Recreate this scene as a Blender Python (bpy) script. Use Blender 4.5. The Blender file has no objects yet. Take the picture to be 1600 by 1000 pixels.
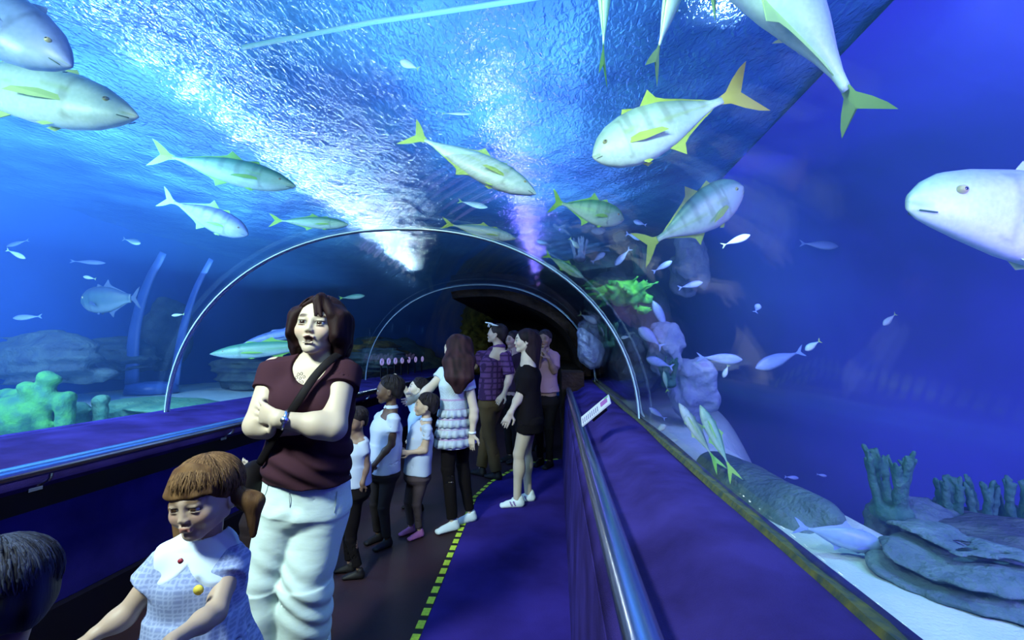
import bpy, math, random
import numpy as np
from mathutils import Vector, Matrix
sc = bpy.context.scene
col = sc.collection
rng = np.random.default_rng(7)
random.seed(7)
# ------------------------------------------------------------------ camera
FPX = 711.0
PITCH = math.atan(46/FPX); YAW = math.atan(70/FPX*math.cos(PITCH))
CAM = np.array([0, 0, 1.4])
cam = bpy.data.cameras.new('camera'); cam.sensor_width = 36; cam.lens = FPX/1600*36
cam.clip_start = .03; cam.clip_end = 100
co = bpy.data.objects.new('camera', cam); col.objects.link(co)
co.location = CAM; co.rotation_euler = (math.pi/2+PITCH, 0, YAW)
sc.camera = co
_r = np.array([math.cos(YAW), math.sin(YAW), 0])
_f = np.array([-math.sin(YAW)*math.cos(PITCH), math.cos(YAW)*math.cos(PITCH), math.sin(PITCH)])
_u = np.cross(_r, _f)
def ray(x, y): return ((x-800)/FPX)*_r + ((500-y)/FPX)*_u + _f
def U(x, y, zc): return CAM + ray(x, y)*zc              # point seen at pixel x, y at depth zc
def atZ(x, y, z): d = ray(x, y); return CAM + d*(z-1.4)/d[2]
def atY(x, y, Y): d = ray(x, y); return CAM + d*Y/d[1]
def atX(x, y, X): d = ray(x, y); return CAM + d*X/d[0]
def proj(p):
    q = np.asarray(p, float)-CAM; z = q@_f
    return 800+FPX*(q@_r)/z, 500-FPX*(q@_u)/z, z
# ------------------------------------------------------------------ render settings
sc.view_settings.view_transform = 'Standard'; sc.view_settings.look = 'None'
sc.view_settings.exposure = 0.0; sc.view_settings.gamma = 1.0
sc.view_settings.use_curve_mapping = False
cy = sc.cycles
cy.use_denoising = True
cy.max_bounces = 8; cy.diffuse_bounces = 2; cy.glossy_bounces = 2; cy.transmission_bounces = 2
cy.transparent_max_bounces = 24; cy.volume_bounces = 0
cy.caustics_reflective = False; cy.caustics_refractive = False
cy.sample_clamp_indirect = 3.0
w = bpy.data.worlds.new('world'); sc.world = w; w.use_nodes = True
w.node_tree.nodes['Background'].inputs[0].default_value = (.01, .03, .2, 1)
w.node_tree.nodes['Background'].inputs[1].default_value = .3
# ------------------------------------------------------------------ lights: streak rows under the surface, and added unseen fills
def aim(o, to):
    o.rotation_euler = (Vector(to)-o.location).to_track_quat('-Z', 'Y').to_euler()
def area(name, loc, to, size, power, color, sizey=None, spread=180):
    l = bpy.data.lights.new(name, 'AREA'); l.energy = power; l.color = color; l.size = size
    if sizey: l.shape = 'RECTANGLE'; l.size_y = sizey
    l.spread = math.radians(spread)
    o = bpy.data.objects.new(name, l); col.objects.link(o); o.location = loc; aim(o, to); return o
def spot(name, loc, to, power, color, angle=60, blend=.6, r=.05):
    l = bpy.data.lights.new(name, 'SPOT'); l.energy = power; l.color = color
    l.spot_size = math.radians(angle); l.spot_blend = blend; l.shadow_soft_size = r
    o = bpy.data.objects.new(name, l); col.objects.link(o); o.location = loc; aim(o, to); return o
SURF = 3.4
CY = (.55, .85, 1.0); BL = (.22, .32, 1.0); WH = (.85, .97, 1.0)
def up_standin_light(name, x, y, p, color, a=.32, ang=100):
    # put under the surface in place of lamps above it, shining towards the entrance
    k = (SURF-1.4)/(SURF-1.4+a); spot(name, (x, y, SURF-a), (x*k, y*k, SURF), p, color, ang, 1.0, .05)
yy = 2.3
while yy < 11.8:
    up_standin_light('water_standin_light', -3.25-.08*(yy-5), yy, 3+1.35*yy, WH); yy += .34+.02*yy
yy = 3.6
while yy < 13:
    up_standin_light('violet_water_standin_light', -.55, yy, 1.8+1.5*yy, (.36, .22, 1), ang=80); yy += .5+.05*yy
up_standin_light('small_water_standin_light', 1.12, 3.0, 22, WH, ang=50)
area('added_fill_left', (-4.6, 5.0, SURF-.9), (-4.6, 5.0, SURF), 2.0, 170, (.28, .66, 1), 6)  # added fills: floods facing up brighten the water surface
area('added_fill_roof', (-.6, 3.6, SURF-.75), (-.6, 3.6, SURF), 1.6, 85, (.28, .60, 1), 5)
area('flood_roof_far', (.2, 8.0, SURF-.65), (.2, 8.0, SURF), 1.6, 60, (.26, .50, 1), 5)
area('added_fill_left_low', (-4.2, 2.5, SURF-.15), (-5.0, 6, 1.0), 1.5, 560, (.30, .55, 1), 4)
area('key', (-1.75, -.2, 3.1), (-.95, 2.3, 1.0), .5, 72, (.82, 1.0, .90), .5, 100)  # added unseen light on the people, from the viewer's upper left
area('added_fill_right', (1.6, .6, 3.2), (.7, 2.4, .6), .8, 20, (.35, .42, 1), 1.6)
area('fish_fill', (-.1, .3, 3.25), (1.2, 3.4, 2.2), .5, 42, (.55, 1, .85), .8, 110)  # added unseen fill, cyan on the fish
area('fish_fill_left', (-3.3, .2, 2.7), (-3.1, 2.8, 2.9), .5, 30, (.6, 1, .85), .5, 120)  # added unseen fill for the left fish
spot('sand_fill', (1.9, 1.6, 3.2), (1.0, 1.5, .5), 170, (.40, .86, 1), 75, .8, .1)  # unseen fill set to brighten the right sand
area('wall_fill_right', (2.6, .2, 2.0), (5.2, 4.2, 1.0), .8, 270, (.30, .24, 1), 1.2)  # unseen fill put in to brighten the right wall
area('added_fill_far_right', (1.9, 4.2, 2.6), (1.9, 7, .6), 1.0, 70, (.28, .36, 1), 2, 130)
spot('reef_fill', (1.6, 4.6, 3.2), (.9, 6.4, 1.9), 260, (.6, 1, .85), 34, .6, .08)  # unseen fill on the right reef

# ------------------------------------------------------------------ object helpers
def tag(o, label=None, cat=None, group=None, kind=None):
    if label: o['label'] = label
    if cat: o['category'] = cat
    if group: o['group'] = group
    if kind: o['kind'] = kind
    return o
def empty(name, loc, label=None, cat=None, group=None, kind=None):
    o = bpy.data.objects.new(name, None); col.objects.link(o); o.location = loc; o.empty_display_size = .05
    return tag(o, label, cat, group, kind)
def meshdata(name, V, Fc, mat=None, smooth=True, cols=None):
    me = bpy.data.meshes.new(name)
    V = np.asarray(V, dtype=np.float32)
    if isinstance(Fc, np.ndarray):
        nf, k = Fc.shape
        me.vertices.add(len(V)); me.vertices.foreach_set('co', V.ravel())
        me.loops.add(nf*k); me.loops.foreach_set('vertex_index', Fc.ravel().astype(np.int32))
        me.polygons.add(nf)
        me.polygons.foreach_set('loop_start', (np.arange(nf)*k).astype(np.int32))
        me.update(calc_edges=True); me.validate()
    else:
        me.from_pydata(V.tolist(), [], Fc); me.update()
    if smooth: me.polygons.foreach_set('use_smooth', np.ones(len(me.polygons), dtype=bool))
    if cols is not None:
        a = me.color_attributes.new('Col', 'FLOAT_COLOR', 'POINT')
        c = np.ones((len(V), 4), np.float32); c[:, :3] = cols
        a.data.foreach_set('color', c.ravel())
    if mat: me.materials.append(mat)
    return me
def mobj(name, V, Fc, mat, parent=None, smooth=True, cols=None, origin=None):
    """world-space verts -> one object; its origin is the parent's world position or `origin`"""
    V = np.asarray(V, dtype=float)
    if parent is not None:
        o0 = np.zeros(3); p = parent
        while p is not None: o0 = o0+np.array(p.location); p = p.parent
        V = V-o0
    elif origin is not None: V = V-np.asarray(origin)
    o = bpy.data.objects.new(name, meshdata(name, V, Fc, mat, smooth, cols)); col.objects.link(o)
    if parent is not None: o.parent = parent
    elif origin is not None: o.location = origin
    return o
class MB:
    """collects simple shapes into one mesh"""
    def __init__(s): s.v = []; s.f = []
    def add(s, V, Fc):
        n = len(s.v); s.v += [tuple(map(float, p)) for p in V]; s.f += [tuple(i+n for i in q) for q in Fc]; return s
    def box(s, lo, hi):
        x0, y0, z0 = lo; x1, y1, z1 = hi
        return s.add([(x0,y0,z0),(x1,y0,z0),(x1,y1,z0),(x0,y1,z0),(x0,y0,z1),(x1,y0,z1),(x1,y1,z1),(x0,y1,z1)],
                     [(3,2,1,0),(4,5,6,7),(0,1,5,4),(1,2,6,5),(2,3,7,6),(3,0,4,7)])
    def obox(s, c, ax, ay, az):
        c, ax, ay, az = map(lambda t: np.asarray(t, float), (c, ax, ay, az))
        V = [c+i*ax+j*ay+k*az for k in (-1, 1) for (i, j) in ((-1,-1),(1,-1),(1,1),(-1,1))]
        return s.add(V, [(3,2,1,0),(4,5,6,7),(0,1,5,4),(1,2,6,5),(2,3,7,6),(3,0,4,7)])
    def tube(s, pts, r, n=12, cap=True, sx=1.0, up=(0, 0, 1)):
        pts = np.asarray(pts, float); m = len(pts)
        rr = np.full(m, r) if np.isscalar(r) else np.asarray(r, float)
        V = []
        for i in range(m):
            t = pts[min(i+1, m-1)]-pts[max(i-1, 0)]; t /= np.linalg.norm(t)+1e-9
            a = np.cross(t, up)
            if np.linalg.norm(a) < 1e-3: a = np.cross(t, (1, 0, 0))
            a /= np.linalg.norm(a); b = np.cross(a, t)
            for k in range(n):
                th = 2*math.pi*k/n
                V.append(pts[i]+rr[i]*(sx*math.cos(th)*a+math.sin(th)*b))
        Fc = [(i*n+k, (i+1)*n+k, (i+1)*n+(k+1) % n, i*n+(k+1) % n) for i in range(m-1) for k in range(n)]
        if cap: Fc += [tuple(range(n)), tuple((m-1)*n+k for k in reversed(range(n)))]
        return s.add(V, Fc)
    def build(s, name, mat, parent=None, smooth=False, origin=None):
        return mobj(name, s.v, s.f, mat, parent, smooth, origin=origin)
def extrude_profile(prof, y0, y1, closed=True, ny=1):
    """profile in XZ extruded along Y"""
    n = len(prof); V = []
    for j in range(ny+1):
        y = y0+(y1-y0)*j/ny
        V += [(x, y, z) for x, z in prof]
    m = n if closed else n-1
    Fc = [(j*n+i, j*n+(i+1) % n, (j+1)*n+(i+1) % n, (j+1)*n+i) for j in range(ny) for i in range(m)]
    if closed: Fc += [tuple(reversed(range(n))), tuple(ny*n+i for i in range(n))]
    return V, Fc
# ------------------------------------------------------------------ materials
def mat(name, color, rough=.6, metal=0., spec=.5, noise=None, bump=None, col2=None, vcol=False, emit=None, sss=0, sheen=0, tex=None, stretch=(1, 1, 1)):
    """noise=(scale, detail) mixes color with col2; bump=(scale, strength, distance)"""
    m = bpy.data.materials.new(name); m.use_nodes = True; nt = m.node_tree; N = nt.nodes; L = nt.links
    b = N['Principled BSDF']
    def setin(k, v):
        if k in b.inputs: b.inputs[k].default_value = v
    setin('Roughness', rough); setin('Metallic', metal); setin('Specular IOR Level', spec)
    if sss: setin('Subsurface Weight', sss); b.inputs['Subsurface Radius'].default_value = (.02, .008, .004)
    if sheen: setin('Sheen Weight', sheen)
    c = (*color, 1)
    b.inputs['Base Color'].default_value = c
    tc = N.new('ShaderNodeTexCoord'); mp = N.new('ShaderNodeMapping'); L.new(tc.outputs['Object'], mp.inputs[0])
    mp.inputs['Scale'].default_value = stretch
    out = None
    if noise:
        nz = N.new('ShaderNodeTexNoise'); nz.inputs['Scale'].default_value = noise[0]; nz.inputs['Detail'].default_value = noise[1]
        L.new(mp.outputs[0], nz.inputs['Vector'])
        mr = N.new('ShaderNodeMapRange'); mr.inputs[1].default_value = .35; mr.inputs[2].default_value = .65
        L.new(nz.outputs['Fac'], mr.inputs[0])
        mx = N.new('ShaderNodeMix'); mx.data_type = 'RGBA'
        L.new(mr.outputs[0], mx.inputs[0]); mx.inputs[6].default_value = c
        mx.inputs[7].default_value = (*(col2 or [v*.6 for v in color]), 1); out = mx.outputs[2]
    if vcol:
        at = N.new('ShaderNodeVertexColor'); at.layer_name = 'Col'
        if out is None: out = at.outputs[0]
        else:
            m2 = N.new('ShaderNodeMix'); m2.data_type = 'RGBA'; m2.blend_type = 'MULTIPLY'; m2.inputs[0].default_value = 1
            L.new(out, m2.inputs[6]); L.new(at.outputs[0], m2.inputs[7]); out = m2.outputs[2]
    if out is not None: L.new(out, b.inputs['Base Color'])
    if bump:
        nb = N.new('ShaderNodeTexNoise'); nb.inputs['Scale'].default_value = bump[0]; nb.inputs['Detail'].default_value = 4
        L.new(mp.outputs[0], nb.inputs['Vector'])
        bp = N.new('ShaderNodeBump'); bp.inputs['Strength'].default_value = bump[1]; bp.inputs['Distance'].default_value = bump[2]
        L.new(nb.outputs['Fac'], bp.inputs['Height']); L.new(bp.outputs[0], b.inputs['Normal'])
    if emit:
        b.inputs['Emission Color'].default_value = (*emit[0], 1); b.inputs['Emission Strength'].default_value = emit[1]
    return m
# ------------------------------------------------------------------ implicit surfaces (smooth unions, meshed by surface nets)
def nrm(v): v = np.asarray(v, float); return v/(np.linalg.norm(v)+1e-12)
def A(*v): return np.array(v, float)
def cap(a, b, r1, r2=None):
    a = np.asarray(a, float); b = np.asarray(b, float); r2 = r1 if r2 is None else r2; R = max(r1, r2)
    ab = b-a; L2 = ab@ab+1e-12
    def f(X, Y, Z):
        x, y, z = X-a[0], Y-a[1], Z-a[2]
        t = np.clip((x*ab[0]+y*ab[1]+z*ab[2])/L2, 0, 1)
        return np.sqrt((x-t*ab[0])**2+(y-t*ab[1])**2+(z-t*ab[2])**2)-(r1+(r2-r1)*t)
    return np.minimum(a, b)-R, np.maximum(a, b)+R, f
def ell(c, r, R=None):
    c = np.asarray(c, float); r = np.asarray(r, float)*np.ones(3); R = np.eye(3) if R is None else np.asarray(R, float)  # columns = axes
    ext = np.sqrt(((R*r)**2).sum(1))
    def f(X, Y, Z):
        x, y, z = X-c[0], Y-c[1], Z-c[2]
        q = [x*R[0, i]+y*R[1, i]+z*R[2, i] for i in range(3)]
        k0 = np.sqrt(sum((q[i]/r[i])**2 for i in range(3))); k1 = np.sqrt(sum((q[i]/r[i]**2)**2 for i in range(3)))+1e-9
        return k0*(k0-1)/k1
    return c-ext, c+ext, f
def eseg(a, b, ra, rb, side, flat=False, n=2.0):
    """elliptical cone from a to b; ra, rb = (half width along side, half depth)"""
    a = np.asarray(a, float); b = np.asarray(b, float); ax = b-a; Ln = np.linalg.norm(ax)+1e-9; ax = ax/Ln
    s = np.asarray(side, float); s = nrm(s-(s@ax)*ax); d = np.cross(ax, s)
    R = max(*ra, *rb)
    def f(X, Y, Z):
        x, y, z = X-a[0], Y-a[1], Z-a[2]
        t = x*ax[0]+y*ax[1]+z*ax[2]; u = x*s[0]+y*s[1]+z*s[2]; v = x*d[0]+y*d[1]+z*d[2]
        tc = np.clip(t/Ln, 0, 1); e = t-tc*Ln
        w = ra[0]+(rb[0]-ra[0])*tc; h = ra[1]+(rb[1]-ra[1])*tc
        if flat:
            k0 = np.sqrt((u/w)**2+(v/h)**2); k1 = np.sqrt((u/w**2)**2+(v/h**2)**2)+1e-9
            return np.maximum(k0*(k0-1)/k1, np.abs(e)-.001+np.where(e == 0, -np.minimum(t, Ln-t), 0))
        m = np.minimum(w, h)
        k0 = np.sqrt((u/w)**2+(v/h)**2+(e/m)**2); k1 = np.sqrt((u/w**2)**2+(v/h**2)**2+(e/m**2)**2)+1e-9
        return k0*(k0-1)/k1
    return np.minimum(a, b)-R, np.maximum(a, b)+R, f
def half(p, n, lo, hi):
    """half space behind p along n, inside the box lo..hi"""
    p = np.asarray(p, float); n = nrm(n)
    return np.asarray(lo, float), np.asarray(hi, float), lambda X, Y, Z: (X-p[0])*n[0]+(Y-p[1])*n[1]+(Z-p[2])*n[2]
class SDF:
    def __init__(s, h): s.h = h; s.ops = []
    def add(s, *prims, k=.02):
        for p in prims: s.ops.append((p, k, 1))
        return s
    def sub(s, *prims, k=.01):
        for p in prims: s.ops.append((p, k, -1))
        return s
    def inter(s, fn): s.ops.append((fn, 0, 2)); return s
    def disp(s, fn): s.ops.append((fn, 0, 0)); return s
    def mesh(s):
        h = s.h
        lo = np.min([o[0][0] for o in s.ops if o[2] == 1], axis=0)-4*h-.01; hi = np.max([o[0][1] for o in s.ops if o[2] == 1], axis=0)+4*h+.01
        n = np.ceil((hi-lo)/h).astype(int)+1
        gx, gy, gz = [(lo[i]+h*np.arange(n[i])).astype(np.float32) for i in range(3)]
        D = np.full(n, 1.0, np.float32)
        for prim, k, sg in s.ops:
            if sg == 2:
                D = np.maximum(D, prim(gx[:, None, None], gy[None, :, None], gz[None, None, :]).astype(np.float32)); continue
            if sg == 0:
                m = np.abs(D) < .05
                ii = np.nonzero(m); D[ii] += prim(gx[ii[0]], gy[ii[1]], gz[ii[2]]).astype(np.float32); continue
            pad = k+4*h
            i0 = np.clip(np.floor((prim[0]-pad-lo)/h).astype(int), 0, n); i1 = np.clip(np.ceil((prim[1]+pad-lo)/h).astype(int)+1, 0, n)
            if np.any(i1 <= i0): continue
            sl = tuple(slice(i0[i], i1[i]) for i in range(3))
            d = prim[2](gx[sl[0]][:, None, None], gy[sl[1]][None, :, None], gz[sl[2]][None, None, :]).astype(np.float32)
            o = D[sl]
            kk = max(k, 1e-5)
            if sg == 1:
                hh = np.maximum(kk-np.abs(o-d), 0)/kk; D[sl] = np.minimum(o, d)-hh*hh*kk*.25
            else:
                d = -d; hh = np.maximum(kk-np.abs(o-d), 0)/kk; D[sl] = np.maximum(o, d)+hh*hh*kk*.25
        return nets(D, lo, h)
def nets(D, lo, h):
    S = D < 0; n = np.array(D.shape); nc = n-1
    cnt = np.zeros(nc, np.float32); acc = np.zeros((*nc, 3), np.float32)
    quads = []
    ax_edges = []
    for a in range(3):
        sl0 = [slice(None)]*3; sl1 = [slice(None)]*3; sl0[a] = slice(0, -1); sl1[a] = slice(1, None)
        cr = S[tuple(sl0)] != S[tuple(sl1)]
        idx = np.argwhere(cr)
        # interior only
        b, c = [i for i in range(3) if i != a]
        ok = (idx[:, b] > 0) & (idx[:, b] < nc[b]) & (idx[:, c] > 0) & (idx[:, c] < nc[c]); idx = idx[ok]
        d0 = D[tuple(idx.T)]; j = idx.copy(); j[:, a] += 1; d1 = D[tuple(j.T)]
        t = d0/(d0-d1); p = idx.astype(np.float32); p[:, a] += t
        cells = []
        for db, dc in ((0, 0), (-1, 0), (-1, -1), (0, -1)):
            q = idx.copy(); q[:, b] += db; q[:, c] += dc; cells.append(q)
            np.add.at(cnt, tuple(q.T), 1); np.add.at(acc, tuple(q.T), p)
        ax_edges.append((cells, d0 < 0, a))
    used = cnt > 0; ids = np.full(nc, -1, np.int64); ids[used] = np.arange(used.sum())
    V = acc[used]/cnt[used][:, None]*h+lo
    for cells, ins, a in ax_edges:
        if len(cells[0]) == 0: continue
        Q = np.stack([ids[tuple(q.T)] for q in cells], 1)
        flip = ins if a != 1 else ~ins
        Q[~flip] = Q[~flip][:, ::-1]; quads.append(Q)
    return V, np.concatenate(quads)
def sines(seed, n, fmin, fmax, aniso=(1, 1, 1)):
    r = np.random.default_rng(seed); W = []
    for i in range(n):
        d = nrm(r.normal(size=3)*np.array(aniso)); W.append((d*r.uniform(fmin, fmax), r.uniform(0, 6.28), r.uniform(.5, 1)))
    tot = sum(q[2] for q in W)
    def f(X, Y, Z): return sum(a*np.sin(k[0]*X+k[1]*Y+k[2]*Z+ph) for k, ph, a in W)/tot*2
    return f
def tint(V, base, spots):
    """per-vertex colour: base, then blobs (centre, radii, rotation, colour, soft)"""
    C = np.tile(np.array(base, float), (len(V), 1))
    for c, r, R, colr, soft in spots:
        q = (V-c)@(np.eye(3) if R is None else R)/r
        k = np.sqrt((q**2).sum(1)); wgt = np.clip((1-k)/soft+.5, 0, 1)[:, None]
        C = C*(1-wgt)+np.array(colr)*wgt
    return C
# ================================================================== the setting
ARC_C, ARC_A, ARC_B, ARC_Z = -1.19, 1.75, 1.39, .90
def arch(a=0., lift=0., n=40, t0=0., t1=math.pi):
    out = []
    for i in range(n+1):
        t = t0+(t1-t0)*i/n
        c, s = math.cos(t), math.sin(t)
        out.append((ARC_C+(ARC_A+a)*math.copysign(abs(c)**.93, c), ARC_Z+lift+(ARC_B+a)*abs(s)**.97))
    return out
M = {}
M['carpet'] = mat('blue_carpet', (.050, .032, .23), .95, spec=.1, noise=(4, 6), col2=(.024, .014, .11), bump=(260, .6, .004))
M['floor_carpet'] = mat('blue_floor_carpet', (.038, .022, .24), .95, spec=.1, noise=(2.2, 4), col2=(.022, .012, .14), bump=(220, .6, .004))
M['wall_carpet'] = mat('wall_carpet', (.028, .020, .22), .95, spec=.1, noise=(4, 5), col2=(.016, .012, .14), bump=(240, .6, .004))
M['rubber'] = mat('black_walkway', (.02, .010, .014), .55, spec=.3, noise=(3, 4), col2=(.035, .015, .022), bump=(90, .3, .002))
M['black'] = mat('black_trim_and_shade', (.006, .005, .012), .45, spec=.3)
M['steel'] = mat('brushed_steel', (.72, .74, .85), .26, metal=1, noise=(60, 2), col2=(.5, .54, .7), stretch=(1, .04, 1))
M['rib'] = mat('acrylic_joint', (.55, .80, .85), .35, spec=.6, noise=(12, 2), col2=(.42, .66, .76))
M['yellow'] = mat('yellow_paint', (.62, .80, .06), .6, noise=(60, 3), col2=(.45, .62, .05))
M['tape'] = mat('black_tape', (.008, .008, .01), .6)
M['sand'] = mat('white_sand', (.62, .74, .72), .9, spec=.2, noise=(5, 6), col2=(.5, .66, .66), bump=(70, .7, .01))
M['algae'] = mat('algae_seal', (.12, .13, .04), .9, noise=(30, 6), col2=(.03, .06, .06), bump=(60, .8, .006))
M['wall_r'] = mat('tank_wall_violet_blue', (.13, .075, .85), .9, spec=.1, noise=(.55, 4), col2=(.09, .05, .55))
M['wall_l'] = mat('tank_wall_blue', (.03, .10, .60), .9, spec=.1, noise=(.7, 5), col2=(.025, .075, .45))
M['dark_blue'] = mat('tank_roof_dark_blue', (.03, .03, .30), .9, spec=.1, noise=(.8, 5), col2=(.04, .05, .45))
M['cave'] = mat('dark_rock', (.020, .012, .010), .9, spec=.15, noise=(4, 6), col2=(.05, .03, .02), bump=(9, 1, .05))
M['cave_green'] = mat('mossy_rock', (.34, .24, .04), .9, spec=.15, noise=(7, 6), col2=(.10, .07, .02), bump=(12, 1, .05))

# glass: clear acrylic with only the mirror part of its surface
g = bpy.data.materials.new('clear_acrylic'); g.use_nodes = True; nt = g.node_tree; nt.nodes.clear()
o_ = nt.nodes.new('ShaderNodeOutputMaterial'); mx = nt.nodes.new('ShaderNodeMixShader'); tr = nt.nodes.new('ShaderNodeBsdfTransparent')
gl = nt.nodes.new('ShaderNodeBsdfGlossy'); fr = nt.nodes.new('ShaderNodeFresnel'); fr.inputs[0].default_value = 1.25
tr.inputs[0].default_value = (.97, .985, 1, 1); gl.inputs['Roughness'].default_value = .03
ge = nt.nodes.new('ShaderNodeNewGeometry'); mr_ = nt.nodes.new('ShaderNodeMapRange'); mr_.inputs[3].default_value = 1.27; mr_.inputs[4].default_value = 1/1.27
nt.links.new(ge.outputs['Backfacing'], mr_.inputs[0]); nt.links.new(mr_.outputs[0], fr.inputs[0])
nt.links.new(fr.outputs[0], mx.inputs[0]); nt.links.new(tr.outputs[0], mx.inputs[1]); nt.links.new(gl.outputs[0], mx.inputs[2]); nt.links.new(mx.outputs[0], o_.inputs[0])
M['glass'] = g
# water surface seen from below
ws = bpy.data.materials.new('rippled_water'); ws.use_nodes = True; nt = ws.node_tree; b = nt.nodes['Principled BSDF']
b.inputs['Base Color'].default_value = (.10, .42, .80, 1); b.inputs['Roughness'].default_value = .14; b.inputs['Metallic'].default_value = .6
tc = nt.nodes.new('ShaderNodeTexCoord'); mp = nt.nodes.new('ShaderNodeMapping'); nt.links.new(tc.outputs['Object'], mp.inputs[0])
mp.inputs['Rotation'].default_value = (0, 0, .5); mp.inputs['Scale'].default_value = (1.0, .55, 1)
n1 = nt.nodes.new('ShaderNodeTexNoise'); n1.inputs['Scale'].default_value = 27; n1.inputs['Detail'].default_value = 3; n1.inputs['Distortion'].default_value = .6
nt.links.new(mp.outputs[0], n1.inputs['Vector'])
n2 = nt.nodes.new('ShaderNodeTexNoise'); n2.inputs['Scale'].default_value = 1.1; n2.inputs['Detail'].default_value = 4
nt.links.new(tc.outputs['Object'], n2.inputs['Vector'])
cr = nt.nodes.new('ShaderNodeValToRGB'); cr.color_ramp.elements[0].position = .36; cr.color_ramp.elements[0].color = (.09, .22, .72, 1)
cr.color_ramp.elements[1].position = .64; cr.color_ramp.elements[1].color = (.22, .54, 1.0, 1)
nt.links.new(n2.outputs['Fac'], cr.inputs[0]); nt.links.new(cr.outputs[0], b.inputs['Base Color'])
bp = nt.nodes.new('ShaderNodeBump'); bp.inputs['Strength'].default_value = 1; bp.inputs['Distance'].default_value = .018
nt.links.new(n1.outputs['Fac'], bp.inputs['Height']); nt.links.new(bp.outputs[0], b.inputs['Normal'])
M['water_surface'] = ws

def bez(p, n):
    p = [np.asarray(q, float) for q in p]; out = []
    for i in range(len(p)-1):
        a, b = p[i], p[i+1]; p0 = p[i-1] if i else 2*a-b; p3 = p[i+2] if i+2 < len(p) else 2*b-a
        for k in range(n):
            t = k/n; out.append(.5*((2*a)+(-p0+b)*t+(2*p0-5*a+4*b-p3)*t*t+(-p0+3*a-3*b+p3)*t**3))
    return out+[p[-1]]
Y0, Y1 = -1.6, 12.5           # tunnel
# floor: dark walkway, with the blue carpet laid to its right behind a bent hazard line
fl = MB(); fl.box((-2.5, Y0, -.05), (.3, Y1+2, 0)); floor = fl.build('floor', M['rubber']); tag(floor, 'black walkway floor of the tunnel', kind='structure')
line = [(-.66, Y0), (-.69, 2.24), (-.75, 3.6), (-.78, 4.35), (-.70, 4.85), (-.52, 5.35), (-.28, 5.75), (.05, 5.95)]
V = []; n = len(line)
for x, y in line: V.append((x, y, .006))
for x, y in line: V.append((.075, y, .006))
Fc = [(i, n+i, n+i+1, i+1) for i in range(n-1)]
mobj('carpet_panel', V, Fc, M['floor_carpet'], floor, smooth=False)
t = MB(); 
for i in range(n-1):
    a, b_ = np.array([*line[i], .004]), np.array([*line[i+1], .004]); d = nrm(b_-a); s = np.array([d[1], -d[0], 0])
    t.obox((a+b_)/2, d*np.linalg.norm(b_-a)/2, s*.022, (0, 0, .004))
t.build('black_tape', M['tape'], floor)
pts = [np.array([*p, .009]) for p in line]; seg = [np.linalg.norm(pts[i+1]-pts[i]) for i in range(n-1)]; tot = sum(seg)
dash = None; s0 = 2.6
while s0 < tot-.05:
    q = s0; i = 0
    while q > seg[i]: q -= seg[i]; i += 1
    d = nrm(pts[i+1]-pts[i]); c = pts[i]+d*q; sd = np.array([d[1], -d[0], 0])
    if dash is None:
        dash = MB().obox((0, 0, 0), (0, .034, 0), (.02, 0, 0), (0, 0, .0015)).build('yellow_dash', M['yellow'], floor); o = dash
    else: o = dash.copy(); col.objects.link(o)
    o.location = c; o.rotation_euler = (0, 0, math.atan2(-d[0], d[1])); o.parent = floor
    s0 += .112
# left parapet: wall, black band for the rail's shade, ledge
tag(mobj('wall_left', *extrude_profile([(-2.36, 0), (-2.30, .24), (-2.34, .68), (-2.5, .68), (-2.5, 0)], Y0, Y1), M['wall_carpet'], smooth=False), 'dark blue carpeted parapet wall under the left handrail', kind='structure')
tag(mobj('baseboard_left', *extrude_profile([(-2.36, 0), (-2.26, 0), (-2.27, .23), (-2.36, .25)], Y0, Y1), M['black'], smooth=False), 'black skirting along the left parapet', kind='structure')
tag(mobj('shade_band_left', *extrude_profile([(-2.34, .68), (-2.33, .80), (-2.5, .80), (-2.5, .68)], Y0, Y1), M['black'], smooth=False), 'black band modelling the shade below the left handrail', kind='structure')  # black strip put where the rail and ledge cast shade
prof = [(-2.32, .78), (-2.29, .805), (-2.30, .845), (-2.36, .885), (-2.5, .90), (-2.7, .915), (-2.86, .93), (-3.04, .93), (-3.04, .78)]
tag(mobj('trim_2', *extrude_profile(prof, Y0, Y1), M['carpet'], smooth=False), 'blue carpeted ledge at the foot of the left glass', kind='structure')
# right parapet
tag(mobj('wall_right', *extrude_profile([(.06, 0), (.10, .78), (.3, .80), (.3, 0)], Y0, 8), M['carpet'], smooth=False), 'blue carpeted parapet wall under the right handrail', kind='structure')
prof = [(.10, .775), (.30, .775), (.32, .40), (.62, .40), (.62, .90), (.50, .925), (.42, .93), (.33, .915), (.26, .86), (.19, .845), (.13, .83)]
V, Fc = extrude_profile(prof, Y0, 7.2, ny=40)
V = np.array(V); V[:, 2] += np.where(V[:, 2] > .81, .006*np.sin(V[:, 1]*3.1+V[:, 0]*9), 0)
tag(mobj('trim_3', V, Fc, M['carpet'], smooth=True), 'wide blue carpeted ledge at the foot of the right glass', kind='structure')
sl = []; r_ = np.random.default_rng(3); m_ = 120
Vs = []; 
for i in range(m_+1):
    y = -.5+7.5*i/m_; wv = .018+.012*r_.random()
    Vs += [(.525, y, .918), (.535, y, .934+.006*r_.random()), (.540+wv, y, .926+.006*r_.random()), (.60+wv*.5, y, .84)]
Fs = [(4*i+k, 4*i+k+1, 4*i+k+5, 4*i+k+4) for i in range(m_) for k in range(3)]
tag(mobj('trim_4', Vs, Fs, M['algae'], smooth=False), 'algae stained seal between right ledge and sand', kind='structure')
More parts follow.
